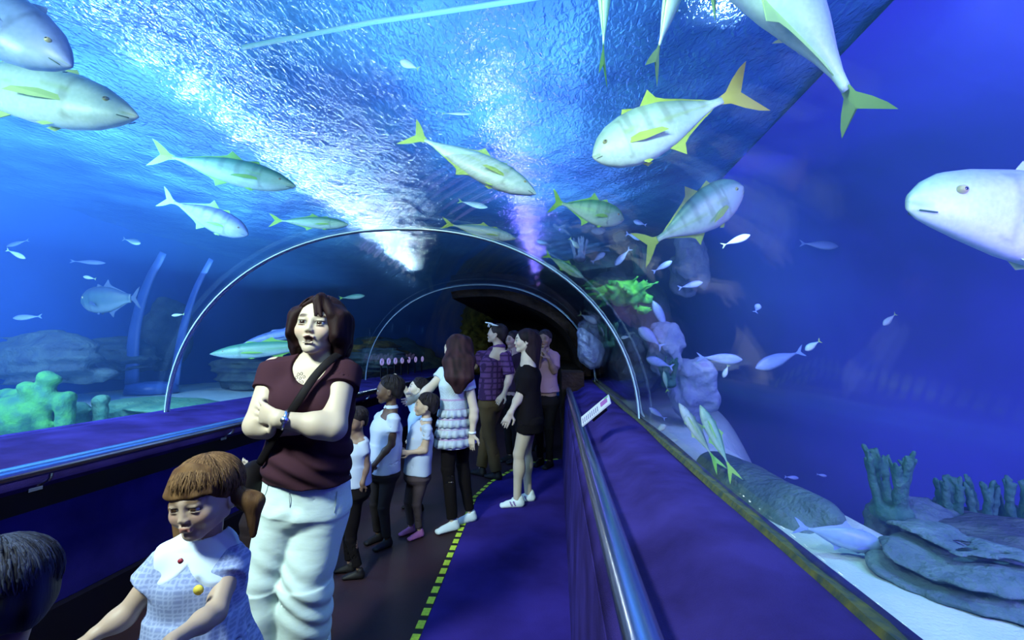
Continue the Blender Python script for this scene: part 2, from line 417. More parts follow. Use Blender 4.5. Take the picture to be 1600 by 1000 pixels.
# the acrylic vault, in the two panels the joints divide it into
def vault(name, y0, y1, lift0, lift1, label):
    inner = arch(0, 0); outer = arch(.035, 0); n = len(inner)
    V = []; ny = 10
    for j in range(ny+1):
        y = y0+(y1-y0)*j/ny; lf = lift0+(lift1-lift0)*j/ny
        V += [(x, y, z+lf*(z-ARC_Z)/ARC_B) for x, z in inner]+[(x, y, z+lf*(z-ARC_Z)/ARC_B) for x, z in outer]
    w_ = 2*n; Fc = []
    for j in range(ny):
        for i in range(n-1):
            Fc.append((j*w_+i, j*w_+i+1, (j+1)*w_+i+1, (j+1)*w_+i))
            Fc.append((j*w_+n+i+1, j*w_+n+i, (j+1)*w_+n+i, (j+1)*w_+n+i+1))
        for i, i2 in ((0, n), (2*n-1, n-1)):
            Fc.append((j*w_+i, (j+1)*w_+i, (j+1)*w_+i2, j*w_+i2))
    return tag(mobj(name, V, Fc, M['glass']), label, kind='structure')
vault('window_1', Y0, 3.2, 0, 0, 'curved clear acrylic vault in front of the first joint')
vault('window_2', 3.2, 6.8, 0, .10, 'curved clear acrylic vault between the two joints')
vault('window_3', 6.8, Y1, .10, .12, 'curved clear acrylic vault beyond the second joint')
def rib(y, lift, wdt, dep, label, name='arched_joint'):
    inn = arch(-dep, 0, 60); out = arch(-.004, 0, 60); n = len(inn); V = []
    for yy in (y-wdt, y+wdt):
        V += [(x, yy, z+lift*(z-ARC_Z)/ARC_B) for x, z in inn]+[(x, yy, z+lift*(z-ARC_Z)/ARC_B) for x, z in out]
    w_ = 2*n; Fc = []
    for i in range(n-1):
        Fc += [(i, i+1, n+i+1, n+i), (w_+i+1, w_+i, w_+n+i, w_+n+i+1), (i+1, i, w_+i, w_+i+1), (n+i, n+i+1, w_+n+i+1, w_+n+i)]
    root = empty(name, (ARC_C, y, ARC_Z), label, 'joint', 'arched joints of the glass vault')
    mobj('band', V, Fc, M['rib'], root, smooth=False)
    # raised bead down the middle of the band
    t = MB(); t.tube([(x, y, z+lift*(z-ARC_Z)/ARC_B) for x, z in arch(-dep-.001, 0, 60)], wdt*.22, 8); t.build('bead', M['steel'], root, smooth=True)
    return root
rib(3.2, 0, .022, .012, 'near silvery joint arching over the woman from ledge to ledge')
rib(6.8, .10, .012, .010, 'far thin joint arching in front of the dark rock passage')

# tank
XR = 1.95
gx = np.linspace(-7.2, XR, 170); gy = np.linspace(-3, 15, 260); X, Y = np.meshgrid(gx, gy)
s1 = sines(5, 10, 6, 22, (1, .7, 0)); s2 = sines(6, 5, 1.5, 4, (1, 1, 0))
Z = SURF+.014*s1(X, Y, 0)+.02*s2(X, Y, 0)
Vw = np.stack([X.ravel(), Y.ravel(), Z.ravel()], 1); nx = len(gx); ny = len(gy)
I = np.arange(nx*ny).reshape(ny, nx); Fw = np.stack([I[:-1, :-1].ravel(), I[1:, :-1].ravel(), I[1:, 1:].ravel(), I[:-1, 1:].ravel()], 1)
tag(mobj('water_surface', Vw, Fw, M['water_surface']), 'rippled underside of the water surface above the tunnel', kind='structure')
def sheet(name, P, m, label, nu=1, nv=1):
    a, b2, c, d = map(np.array, P); V = []
    for j in range(nv+1):
        for i in range(nu+1):
            u, v = i/nu, j/nv; V.append((a*(1-u)+b2*u)*(1-v)+(d*(1-u)+c*u)*v)
    Fc = [(j*(nu+1)+i, j*(nu+1)+i+1, (j+1)*(nu+1)+i+1, (j+1)*(nu+1)+i) for j in range(nv) for i in range(nu)]
    return tag(mobj(name, V, Fc, m, smooth=False), label, kind='structure')
sheet('wall_west', [(-7, -3, .3), (-7, 15, .3), (-7, 15, 3.6), (-7, -3, 3.6)], M['wall_l'], 'blue wall of the tank far left')
sheet('wall_far', [(-7.2, 14, -2.6), (6, 14, -2.6), (6, 14, 3.6), (-7.2, 14, 3.6)], M['wall_l'], 'blue wall at the far end of the tank')
RW = bez([A(2.3, 14.5, 0), A(3.2, 10, 0), A(4.6, 6.2, 0), A(5.3, 4.0, 0), A(5.7, 1.0, 0), A(5.4, -3.2, 0)], 6)
Vr = []; NT = 16
for p in RW:
    Vr.append((p[0], p[1], -2.6))
    for i in range(NT+1):
        t = math.pi/2*i/NT; Vr.append((XR-.03+(p[0]-XR)*math.cos(t), p[1], 1.9+(SURF-.02-1.9)*math.sin(t)))
m_ = NT+2
tag(mobj('wall_east', Vr, [(m_*i+k, m_*i+m_+k, m_*i+m_+k+1, m_*i+k+1) for i in range(len(RW)-1) for k in range(m_-1)], M['wall_r'], smooth=True), 'deep violet blue curved wall of the tank on the right', kind='structure')
sheet('wall_near', [(-7.2, -2.9, -2.6), (6, -2.9, -2.6), (6, -2.9, 3.6), (-7.2, -2.9, 3.6)], M['wall_l'], 'blue wall of the tank behind the viewer')
# sand bed on both sides
def bed(name, x0, x1, z0, nx, label):
    gx = np.linspace(x0, x1, nx); gy = np.linspace(-3, 14.2, 150); X, Y = np.meshgrid(gx, gy)
    f1 = sines(11, 6, 1, 3, (1, 1, 0)); f2 = sines(12, 6, 8, 16, (1, .3, 0))
    Z = z0+.03*f1(X, Y, 0)+.006*f2(X, Y, 0)
    if x0 > 0:
        e = np.clip((X-1.75-.25*f1(X*.7, Y, 0)-.25*np.clip(Y-5, 0, 3))/1.6, 0, 1); Z = Z-2.6*e*e*(3-2*e)
    V = np.stack([X.ravel(), Y.ravel(), Z.ravel()], 1); I = np.arange(V.shape[0]).reshape(len(gy), nx)
    Fq = np.stack([I[:-1, :-1].ravel(), I[:-1, 1:].ravel(), I[1:, 1:].ravel(), I[1:, :-1].ravel()], 1)
    tag(mobj(name, V, Fq, M['sand']), label, kind='structure')
bed('ground_right', .60, 6.2, .50, 90, 'pale sand bed outside the right glass')
bed('ground_left', -7.2, -3.0, .74, 50, 'sand bed outside the left glass')
# the water itself: faintly scattering, swallowing red
pw = [(-7.15, .5), (-3.06, .5), (-3.05, .93)]+[(x, z) for x, z in reversed(arch(.045, .0))][1:-1]+[(.66, .9), (.66, -2.5), (6.2, -2.5), (6.2, SURF-.03), (-7.15, SURF-.03)]
# keep the lift of the far half inside the shell
V, Fc = extrude_profile(pw[::-1], -2.85, 13.9)
vm = bpy.data.materials.new('water_volume'); vm.use_nodes = True; nt = vm.node_tree; nt.nodes.clear()
o_ = nt.nodes.new('ShaderNodeOutputMaterial'); vs = nt.nodes.new('ShaderNodeVolumeScatter'); va = nt.nodes.new('ShaderNodeVolumeAbsorption'); ad = nt.nodes.new('ShaderNodeAddShader')
vs.inputs['Color'].default_value = (.13, .38, 1, 1); vs.inputs['Density'].default_value = .085; vs.inputs['Anisotropy'].default_value = .2
va.inputs['Color'].default_value = (.15, .55, .95, 1); va.inputs['Density'].default_value = .07
nt.links.new(vs.outputs[0], ad.inputs[0]); nt.links.new(va.outputs[0], ad.inputs[1]); nt.links.new(ad.outputs[0], o_.inputs['Volume'])
tag(mobj('water', V, Fc, vm, smooth=False), 'clear blue water of the tank around the tunnel', kind='structure')
# ================================================================== handrails, placard
def handrail(x, z, y0, y1, side, label, r=.032):
    root = empty('handrail', (x, y0, z), label, 'handrail')
    t = MB(); t.tube([(x, y, z) for y in np.linspace(y0, y1, 30)], r, 20, sx=1.15); t.build('tube', M['steel'], root, smooth=True)
    y = y0+1.05
    while y < y1:
        b = MB(); b.tube(bez([(x, y, z-r*.8), (x+side*.012, y, z-r-.028), (x+side*.055, y, z-r-.05), (x+side*.09, y, z-r-.05)], 4), .008, 8)
        b.box((x+side*.08-.006, y-.028, z-r-.08), (x+side*.08+.006, y+.028, z-r-.02))
        b.build('bracket', M['steel'], root, smooth=False); y += 1.15
    return root
handrail(-2.235, .885, Y0+.1, Y1-.2, -1, 'steel handrail along the dark left parapet, behind the woman and girl')
handrail(.150, .880, Y0+.1, 6.9, 1, 'steel handrail along the blue carpeted right parapet')
M['paper'] = mat('placard_white', (.62, .62, .72), .4)
M['ink'] = mat('placard_ink', (.10, .07, .28), .6)
M['ink2'] = mat('placard_picture', (.35, .10, .40), .6)
M['ink3'] = mat('placard_green', (.15, .45, .20), .6)
# corner pixels of the placard on the right ledge
pc = [U(903, 655, 2.66), U(912, 667, 2.50), U(962, 632, 2.42), U(948, 612, 2.62)]
c = sum(pc)/4; ax = nrm((pc[2]+pc[3])-(pc[0]+pc[1])); ay = nrm((pc[3]+pc[0])-(pc[1]+pc[2])); ay = nrm(ay-(ay@ax)*ax); az = np.cross(ax, ay); az = az if az[2] > 0 else -az
L_, W_ = .105, .052
root = empty('placard', c-az*.03, 'small tilted white information placard on the right carpeted ledge', 'placard')
MB().obox(c, ax*L_, ay*W_, az*.004).build('plate', M['paper'], root)
b = MB()
for i in range(9):
    u = -.88+i*.13; 
    for v0, v1 in ((-.75, -.2), (-.1, .35)): b.obox(c+az*.0045+ax*u*L_+ay*W_*(v0+v1)/2, ax*.0022, ay*W_*(v1-v0)/2, az*.0008)
b.build('lettering', M['ink'], root)
b = MB().obox(c+az*.005+ax*.62*L_+ay*W_*.1, ax*.024, ay*.026, az*.0008); b.build('picture', M['ink2'], root)
b = MB().obox(c+az*.005+ax*.80*L_+ay*W_*.72, ax*.013, ay*.008, az*.0008); b.build('mark', M['ink3'], root)
b = MB(); b.obox(c-az*.02, ax*L_*.5, ay*.012, az*.018); b.build('foot', M['black'], root)

# ================================================================== reef
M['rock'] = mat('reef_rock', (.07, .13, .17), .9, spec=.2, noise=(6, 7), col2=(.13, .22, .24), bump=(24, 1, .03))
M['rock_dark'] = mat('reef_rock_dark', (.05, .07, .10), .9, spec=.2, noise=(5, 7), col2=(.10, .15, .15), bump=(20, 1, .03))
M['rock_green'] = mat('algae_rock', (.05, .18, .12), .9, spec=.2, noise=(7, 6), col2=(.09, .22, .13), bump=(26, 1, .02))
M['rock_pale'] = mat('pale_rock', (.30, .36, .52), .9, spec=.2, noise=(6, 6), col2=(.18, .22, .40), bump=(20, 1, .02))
M['coral_green'] = mat('green_coral', (.06, .26, .05), .8, spec=.2, noise=(10, 5), col2=(.03, .13, .08), bump=(40, 1, .01))
M['coral_lime'] = mat('lime_coral', (.22, .85, .12), .8, spec=.2, noise=(9, 5), col2=(.08, .40, .14), bump=(40, 1, .01))
M['coral_dark'] = mat('dark_coral', (.03, .12, .10), .85, spec=.2, noise=(12, 5), col2=(.07, .19, .15), bump=(50, 1, .01))
def rock(c, r, m, label, seed, h=None, amp=.18, layers=0., rough=.06, name='rock', cat='rock', group=None, n=5, yaw=0.):
    r = np.asarray(r, float); c = np.asarray(c, float); h = h or max(r)/24
    s = SDF(h); rr = np.random.default_rng(seed)
    Rz = np.array([[math.cos(yaw), -math.sin(yaw), 0], [math.sin(yaw), math.cos(yaw), 0], [0, 0, 1]])
    s.add(ell(c, r*.8, Rz))
    for i in range(n):
        d = rr.uniform(-.62, .62, 3)*r; s.add(ell(c+Rz@d, r*rr.uniform(.3, .55), Rz), k=min(r)*.25)
    f1 = sines(seed, 8, 2.5/max(r)*2, 9/max(r)); f2 = sines(seed+50, 10, 14/max(r), 34/max(r)); f3 = sines(seed+90, 7, 7/max(r), 18/max(r)); A1 = min(r)*amp; A2 = min(r)*rough
    def dsp(X, Y, Z):
        o = A1*f1(X, Y, Z)+A2*f2(X, Y, Z)+A2*1.5*(.4-np.abs(f3(X, Y, Z)))
        if layers: o = o+layers*min(r)*.18*np.sin((Z+.12*min(r)*f1(X, Y, Z))*2*math.pi/(min(r)*.38))
        return o
    s.disp(dsp); V, Q = s.mesh()
    base = c-np.array([0, 0, r[2]])
    return tag(mobj(name, V, Q, m, origin=base), label, cat, group)
def tubes_coral(base, hgt, m, label, seed, nb=6, spread=.35, r=.02, cat='coral', name='branching_coral', h=None, group=None):
    base = np.asarray(base, float); rr = np.random.default_rng(seed); s = SDF(h or r*.42)
    s.add(ell(base, (hgt*.28, hgt*.28, hgt*.16)))
    for i in range(nb):
        a = 2*math.pi*i/nb+rr.uniform(-.4, .4); L1 = hgt*rr.uniform(.45, .62); o = base+A(math.cos(a), math.sin(a), 0)*hgt*.14
        q = o+A(math.cos(a)*spread*.5, math.sin(a)*spread*.5, 1)*L1
        s.add(cap(o, q, r*1.5, r*1.1), k=r)
        for j in range(3):
            b2 = a+rr.uniform(-1.4, 1.4); q2 = q+A(math.cos(b2)*spread, math.sin(b2)*spread, rr.uniform(.9, 1.3))*hgt*rr.uniform(.2, .38)
            s.add(cap(q, q2, r, r*.55), k=r*.6)
            mid = (q+q2)/2; s.add(cap(mid, mid+A(math.cos(b2+1.3)*.4, math.sin(b2+1.3)*.4, .8)*hgt*.16, r*.7, r*.4), k=r*.4)
    f = sines(seed, 8, 1.2/r, 2.6/r); s.disp(lambda X, Y, Z: r*.22*f(X, Y, Z))
    V, Q = s.mesh(); return tag(mobj(name, V, Q, m, origin=base), label, cat, group)
# dark passage beyond the second joint: lining of the right and top of the vault, and the cliff it enters
seg1 = arch(-.05, .10, 26, -.0, math.radians(104)); segi = arch(-.16, .10, 26, 0, math.radians(104))
V = []; ny = 30; f = sines(31, 10, 3, 9); pr = seg1+list(reversed(segi)); n = len(pr)
for j in range(ny+1):
    y = 6.95+5.4*j/ny
    for k, (x, z) in enumerate(pr):
        d = .05*f(np.float64(x), np.float64(y), np.float64(z)) if k >= len(seg1) else 0
        V.append((x-(abs(d) if x > ARC_C else 0), y, z-abs(d)*.5))
Fc = [(j*n+i, j*n+(i+1) % n, (j+1)*n+(i+1) % n, (j+1)*n+i) for j in range(ny) for i in range(n)]+[tuple(range(n)), tuple(ny*n+i for i in reversed(range(n)))]
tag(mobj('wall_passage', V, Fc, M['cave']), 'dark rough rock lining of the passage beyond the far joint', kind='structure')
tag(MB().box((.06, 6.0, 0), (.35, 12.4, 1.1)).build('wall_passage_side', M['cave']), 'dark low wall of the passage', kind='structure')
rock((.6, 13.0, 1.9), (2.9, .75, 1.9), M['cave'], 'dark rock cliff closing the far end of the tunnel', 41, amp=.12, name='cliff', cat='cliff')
rock((-2.30, 13.1, 1.75), (.55, .5, 1.35), M['cave_green'], 'mossy yellow-green rock pillar behind the far joint', 42, layers=.5, name='rock_pillar')
rock((-4.6, 12.2, .95), (1.9, .8, .75), M['rock_dark'], 'low dark rock ridge far beyond the left glass', 43, layers=.8, name='rock_ridge')
rock((-4.15, 9.6, 1.15), (.75, 1.6, .50), M['cave_green'], 'dark layered rock shelf outside the left glass past the far joint', 44, layers=.8, name='rock_shelf')
# rock jumble right of the passage
rock((1.45, 8.6, 1.5), (.75, 1.5, 1.15), M['rock_dark'], 'tall dark rock mass outside the right glass by the passage', 45, amp=.2)
rock((.55, 8.6, 2.75), (.95, 1.0, .42), M['rock_dark'], 'dark rock ledge overhanging the top right of the far tunnel', 46, amp=.25)
rock((.95, 6.2, 1.25), (.28, .5, .42), M['rock_dark'], 'knobbly dark rock just outside the right glass near the placard', 47, amp=.25)
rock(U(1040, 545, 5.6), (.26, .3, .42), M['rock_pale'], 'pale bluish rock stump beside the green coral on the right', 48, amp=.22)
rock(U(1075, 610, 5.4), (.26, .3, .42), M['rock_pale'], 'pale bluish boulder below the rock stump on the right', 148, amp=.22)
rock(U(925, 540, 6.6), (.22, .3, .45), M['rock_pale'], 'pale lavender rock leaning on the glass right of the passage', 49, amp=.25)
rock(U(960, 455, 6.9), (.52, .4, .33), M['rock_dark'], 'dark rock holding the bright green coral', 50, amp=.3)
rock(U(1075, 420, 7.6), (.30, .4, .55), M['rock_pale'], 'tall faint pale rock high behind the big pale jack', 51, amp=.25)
rock(U(990, 395, 7.8), (.45, .4, .30), M['rock_dark'], 'dark rock above the green coral in the reef', 52, amp=.3)
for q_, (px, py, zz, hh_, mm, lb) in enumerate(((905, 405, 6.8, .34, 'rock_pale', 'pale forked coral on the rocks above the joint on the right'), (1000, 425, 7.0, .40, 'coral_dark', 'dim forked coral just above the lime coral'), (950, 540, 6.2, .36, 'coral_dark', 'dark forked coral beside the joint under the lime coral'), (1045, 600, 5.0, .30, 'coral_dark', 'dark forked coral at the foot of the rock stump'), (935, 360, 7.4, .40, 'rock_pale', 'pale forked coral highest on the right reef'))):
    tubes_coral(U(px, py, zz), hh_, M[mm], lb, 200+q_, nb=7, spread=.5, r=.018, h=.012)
# bright green leafy coral
def leafy(c, size, n, m, label, seed, name='leafy_coral', flat=.5):
    c = np.asarray(c, float); s = SDF(size/26); rr = np.random.default_rng(seed); s.add(ell(c, (size*.5, size*.35, size*.32)))
    for i in range(n):
        d = nrm(rr.normal(size=3)*A(1, .6, flat+.3)); q = c+d*size*rr.uniform(.55, .95)*A(1, .7, flat)
        s.add(cap(c+d*size*.3*A(1, .7, flat), q, size*.11, size*.02), k=size*.05)
    f = sines(seed, 8, 9/size, 26/size); s.disp(lambda X, Y, Z: size*.035*f(X, Y, Z)); V, Q = s.mesh()
    return tag(mobj(name, V, Q, m, origin=c-A(0, 0, size*.3)), label, 'coral')
leafy(U(975, 458, 6.1), .56, 46, M['coral_lime'], 'bright lime green leafy coral glowing in the reef right of the passage', 61)
leafy(U(925, 445, 6.5), .20, 16, M['coral_green'], 'small dim green coral tuft left of the bright lime coral', 62)
leafy(U(1005, 485, 6.0), .17, 14, M['coral_lime'], 'small lime coral sprig under the bright lime coral', 63)
# right foreground: mound, shelves and branching corals on the sand
rock(U(1165, 772, 2.95)+A(.05, .1, -.02), (.27, .85, .24), M['rock'], 'long smooth grey-blue rock mound on the pale sand', 71, amp=.08, rough=.02, yaw=.12, name='rock_mound')
rock(U(1520, 925, 1.75), (.36, .30, .17), M['rock'], 'layered ledge of rock on the sand at bottom right', 72, layers=1.0, name='rock_shelf', h=.009, yaw=-.5)
rock(U(1570, 860, 2.2), (.50, .34, .16), M['rock_dark'], 'dark rock shelf behind the layered ledge at bottom right', 73, layers=.6)
rock(U(1430, 820, 2.5), (.26, .25, .16), M['rock'], 'bumpy rock under the tallest branching coral', 74, amp=.3, h=.01)
rock(U(1560, 840, 2.6), (.40, .25, .14), M['rock_dark'], 'low rock carrying the stubby corals at the right', 75, amp=.3, h=.01)
tubes_coral(U(1393, 800, 2.4), .34, M['coral_dark'], 'tallest dark branching coral on the right sand', 81, nb=6, spread=.35, r=.017)
tubes_coral(U(1490, 815, 2.5), .25, M['coral_dark'], 'stubby dark coral right of the tallest one', 82, nb=5, spread=.22, r=.016)
tubes_coral(U(1537, 820, 2.5), .26, M['coral_dark'], 'middle stubby coral of the right reef', 83, nb=4, spread=.3, r=.016)
tubes_coral(U(1588, 822, 2.5), .26, M['coral_dark'], 'rightmost fanned coral at the picture edge', 84, nb=5, spread=.4, r=.016)
# left reef
def lobes(c, size, n, m, label, seed):
    c = np.asarray(c, float); s = SDF(size/34); rr = np.random.default_rng(seed); s.add(ell(c, (size*.34, size*.3, size*.3)))
    for i in range(n):
        x = (i/(n-1)-.5)*size*1.1; hh = size*rr.uniform(.25, .62); b = c+A(x, rr.uniform(-.1, .1)*size, -size*.1)
        t = b+A(rr.uniform(-.05, .05)*size, 0, hh); s.add(eseg(b, t, (size*.10, size*.09), (size*.13, size*.10), (1, 0, 0)), k=size*.05)
        s.add(ell(t+A(size*.05, 0, 0), (size*.12, size*.1, size*.07)), k=size*.04)
    f = sines(seed, 9, 12/size, 34/size); s.disp(lambda X, Y, Z: size*.022*f(X, Y, Z)); V, Q = s.mesh()
    return tag(mobj('lobed_coral', V, Q, m, origin=c-A(0, 0, size*.3)), label, 'coral')
lobes(U(35, 650, 3.7), .62, 6, M['coral_green'], 'large lobed green coral at the left edge outside the glass', 91)
lobes(U(112, 655, 4.0), .50, 5, M['rock_green'], 'dimmer green lobed coral right of the large one', 92)
rock(U(270, 640, 4.6), (.85, .5, .10), M['rock_green'], 'flat greenish rock slab outside the left glass by the near joint', 93, layers=.6, rough=.03, h=.025)
rock(U(175, 560, 6.9), (.9, .45, .38), M['rock_dark'], 'dim dark reef hump beyond the round fish on the left', 94, layers=.7)
rock(U(262, 520, 7.8), (.4, .4, .75), M['rock_dark'], 'dim upright rock behind the left reef hump', 95, amp=.3)
rock(U(420, 590, 7.2), (1.1, .5, .32), M['rock_dark'], 'long low dark rock behind the woman at her shoulder', 96, layers=.8, name='rock_ridge')
rock(U(590, 560, 8.5), (.7, .4, .22), M['rock_dark'], 'low dark rock between the woman and the far joint', 97, layers=.8, name='rock_ridge')
rock(U(60, 560, 5.2), (.9, .4, .35), M['rock_dark'], 'dark rock hump behind the large green coral', 98, layers=.5)
# two tall pale bands reflected in the acrylic, modelled as solid bars
M['ghost'] = mat('pale_reflected_band', (.09, .16, .50), .4, noise=(2, 3), col2=(.05, .11, .40))
for pts, zc, wd, lb in (([(255, 395), (228, 450), (210, 520), (206, 600)], 6.6, .05, 'left curved pale band, reflected light modelled in the left water'),
                        ([(330, 405), (305, 455), (285, 520), (272, 600)], 6.6, .035, 'right curved pale band, reflected light modelled in the left water')):
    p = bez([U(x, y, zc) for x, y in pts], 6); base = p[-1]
    t = MB(); t.tube([q for q in p], [wd*(.5+.5*i/len(p)) for i in range(len(p))], 12, sx=2.2, up=(0, 1, 0)); o = t.build('reflected_band', M['ghost'], smooth=True, origin=base); tag(o, lb, 'reflection', 'reflected bands in the left water')
p = U(238, 603, 6.5); t = MB(); t.tube([p-A(0, 0, .1), p+A(0, 0, .03), p+A(0, 0, .06)], [.32, .30, .1], 24); tag(t.build('reflected_blob', M['ghost'], smooth=True, origin=p), 'pale round reflected blob under the reflected bands', 'glare')  # pale reflected blob, modelled as a solid disc
# row of lights reflected in the glass, modelled as glowing rings on posts
M['ring'] = mat('ring_reflection', (.5, .45, .8), .4, emit=((.62, .50, 1.0), .3))
rp = None
root = None
for i in range(7):
    c = atX(597+10.5*i, 560-.3*i, -2.80); c = A(c[0], c[1], 1.20)
    V = []; Fc = []; R1, R2, ns, nt_ = .034, .013, 20, 8
    for a in range(ns):
        for b_ in range(nt_):
            u, v = 2*math.pi*a/ns, 2*math.pi*b_/nt_; q = R1+R2*math.cos(v); V.append((R2*math.sin(v), q*math.cos(u)*1.0, q*math.sin(u)*1.25)); Fc.append((a*nt_+b_, ((a+1) % ns)*nt_+b_, ((a+1) % ns)*nt_+(b_+1) % nt_, a*nt_+(b_+1) % nt_))
    V = [(x, y*1.6, z) for x, y, z in V]
    r0 = empty('ring_reflection', c, ('leftmost', 'second from left', 'third from left', 'middle', 'third from right', 'second from right', 'rightmost')[i]+' oval reflected light modelled as a glowing ring, in the row behind the schoolboys', 'reflected_light', 'reflected lights in a row low on the far left')
    mobj('ring', np.array(V)+c, Fc, M['ring'], r0)
    MB().box((c[0]-.02, c[1]-.02, .93), (c[0]-.005, c[1]+.02, c[2]-.06)).build('added_post', M['black'], r0)
# pipe just under the surface
M['pipe'] = mat('pale_pipe', (.35, .70, .80), .5)
a, b_ = atZ(380, 74, SURF-.10), atZ(815, 0, SURF-.10); t = MB(); t.tube([a, (a+b_)/2+A(0, 0, .02), b_, b_+(b_-a)*.3], .014, 10)
tag(t.build('pipe', M['pipe'], smooth=True, origin=a), 'thin pale pipe running just under the water surface overhead', 'pipe')
# ================================================================== fish
M['fish'] = mat('fish_skin', (1, 1, 1), .38, spec=.6, vcol=True, noise=(50, 3), col2=(.86, .9, .88), bump=(160, .25, .002))
M['fin'] = mat('fish_fin', (1, 1, 1), .5, spec=.4, vcol=True, bump=(60, .3, .003))
M['eye_w'] = mat('fish_eye', (.55, .50, .22), .2, spec=.8)
M['eye_b'] = mat('fish_pupil', (.005, .005, .01), .1, spec=.9)
PROF = {   # t, top, bottom (of half depth), width
 'jack': ([0, .03, .08, .16, .28, .42, .58, .72, .84, .93, 1], [.05, .30, .58, .82, .97, 1.0, .86, .60, .32, .15, .13], [.10, .34, .56, .80, .98, 1.0, .84, .56, .30, .14, .13], [.10, .36, .62, .85, 1.0, 1.0, .82, .56, .30, .16, .12]),
 'slim': ([0, .03, .08, .16, .28, .42, .58, .72, .84, .93, 1], [.04, .22, .46, .74, .95, 1.0, .90, .66, .38, .16, .10], [.06, .24, .48, .76, .96, 1.0, .88, .62, .34, .15, .10], [.08, .3, .55, .8, 1.0, 1.0, .85, .6, .34, .16, .12]),
 'trev': ([0, .03, .08, .16, .28, .42, .58, .72, .84, .93, 1], [.12, .36, .56, .68, .76, .80, .70, .50, .30, .14, .13], [.16, .30, .42, .58, .80, .96, .88, .58, .30, .14, .13], [.12, .32, .52, .75, .95, 1.0, .85, .58, .30, .16, .12]),
 'round': ([0, .03, .08, .16, .28, .42, .58, .72, .84, .93, 1], [.08, .34, .62, .86, 1.0, 1.0, .92, .72, .50, .36, .32], [.16, .38, .62, .86, .98, 1.0, .92, .72, .48, .34, .32], [.2, .5, .75, .95, 1.0, .95, .8, .6, .4, .25, .18])}
SILVER = dict(back=(.20, .42, .42), side=(.62, .80, .78), belly=(.80, .92, .88), fin=(.46, .66, .16), tail=(.50, .68, .12))
PALE = dict(back=(.42, .62, .62), side=(.72, .88, .88), belly=(.85, .95, .95), fin=(.50, .72, .30), tail=(.48, .70, .22))
BLUE = dict(back=(.18, .26, .60), side=(.34, .46, .85), belly=(.45, .6, .9), fin=(.28, .4, .8), tail=(.28, .42, .8))
GREEN = dict(back=(.12, .42, .22), side=(.40, .72, .50), belly=(.62, .85, .72), fin=(.30, .70, .12), tail=(.35, .72, .08))
BRIGHT = dict(back=(.55, .74, .62), side=(.86, .96, .92), belly=(.92, 1, .98), fin=(.62, .74, .12), tail=(.80, .66, .10))
DARK = dict(back=(.05, .08, .14), side=(.14, .20, .30), belly=(.30, .38, .45), fin=(.08, .12, .2), tail=(.08, .12, .2))
def fin_mesh(name, pts, thick, m, parent, colr, edge=None):
    """pts: outline (world), first half = root side; a thin lens with a raised middle"""
    P = np.array(pts); c = P.mean(0)
    # plane normal
    nn = np.zeros(3)
    for i in range(len(P)): nn += np.cross(P[i]-c, P[(i+1) % len(P)]-c)
    nn = nrm(nn); V = list(P)+[c+nn*thick, c-nn*thick]; n = len(P)
    Fc = [(i, (i+1) % n, n) for i in range(n)]+[((i+1) % n, i, n+1) for i in range(n)]
    cols = np.tile(np.array(colr, float), (len(V), 1))
    if edge is not None:
        d = np.linalg.norm(P-P[0], axis=1); cols[:n] = np.array(colr)*(1-(d/d.max())[:, None]*.6)+np.array(edge)*(d/d.max())[:, None]*.6
    return mobj(name, V, Fc, m, parent, smooth=False, cols=cols)
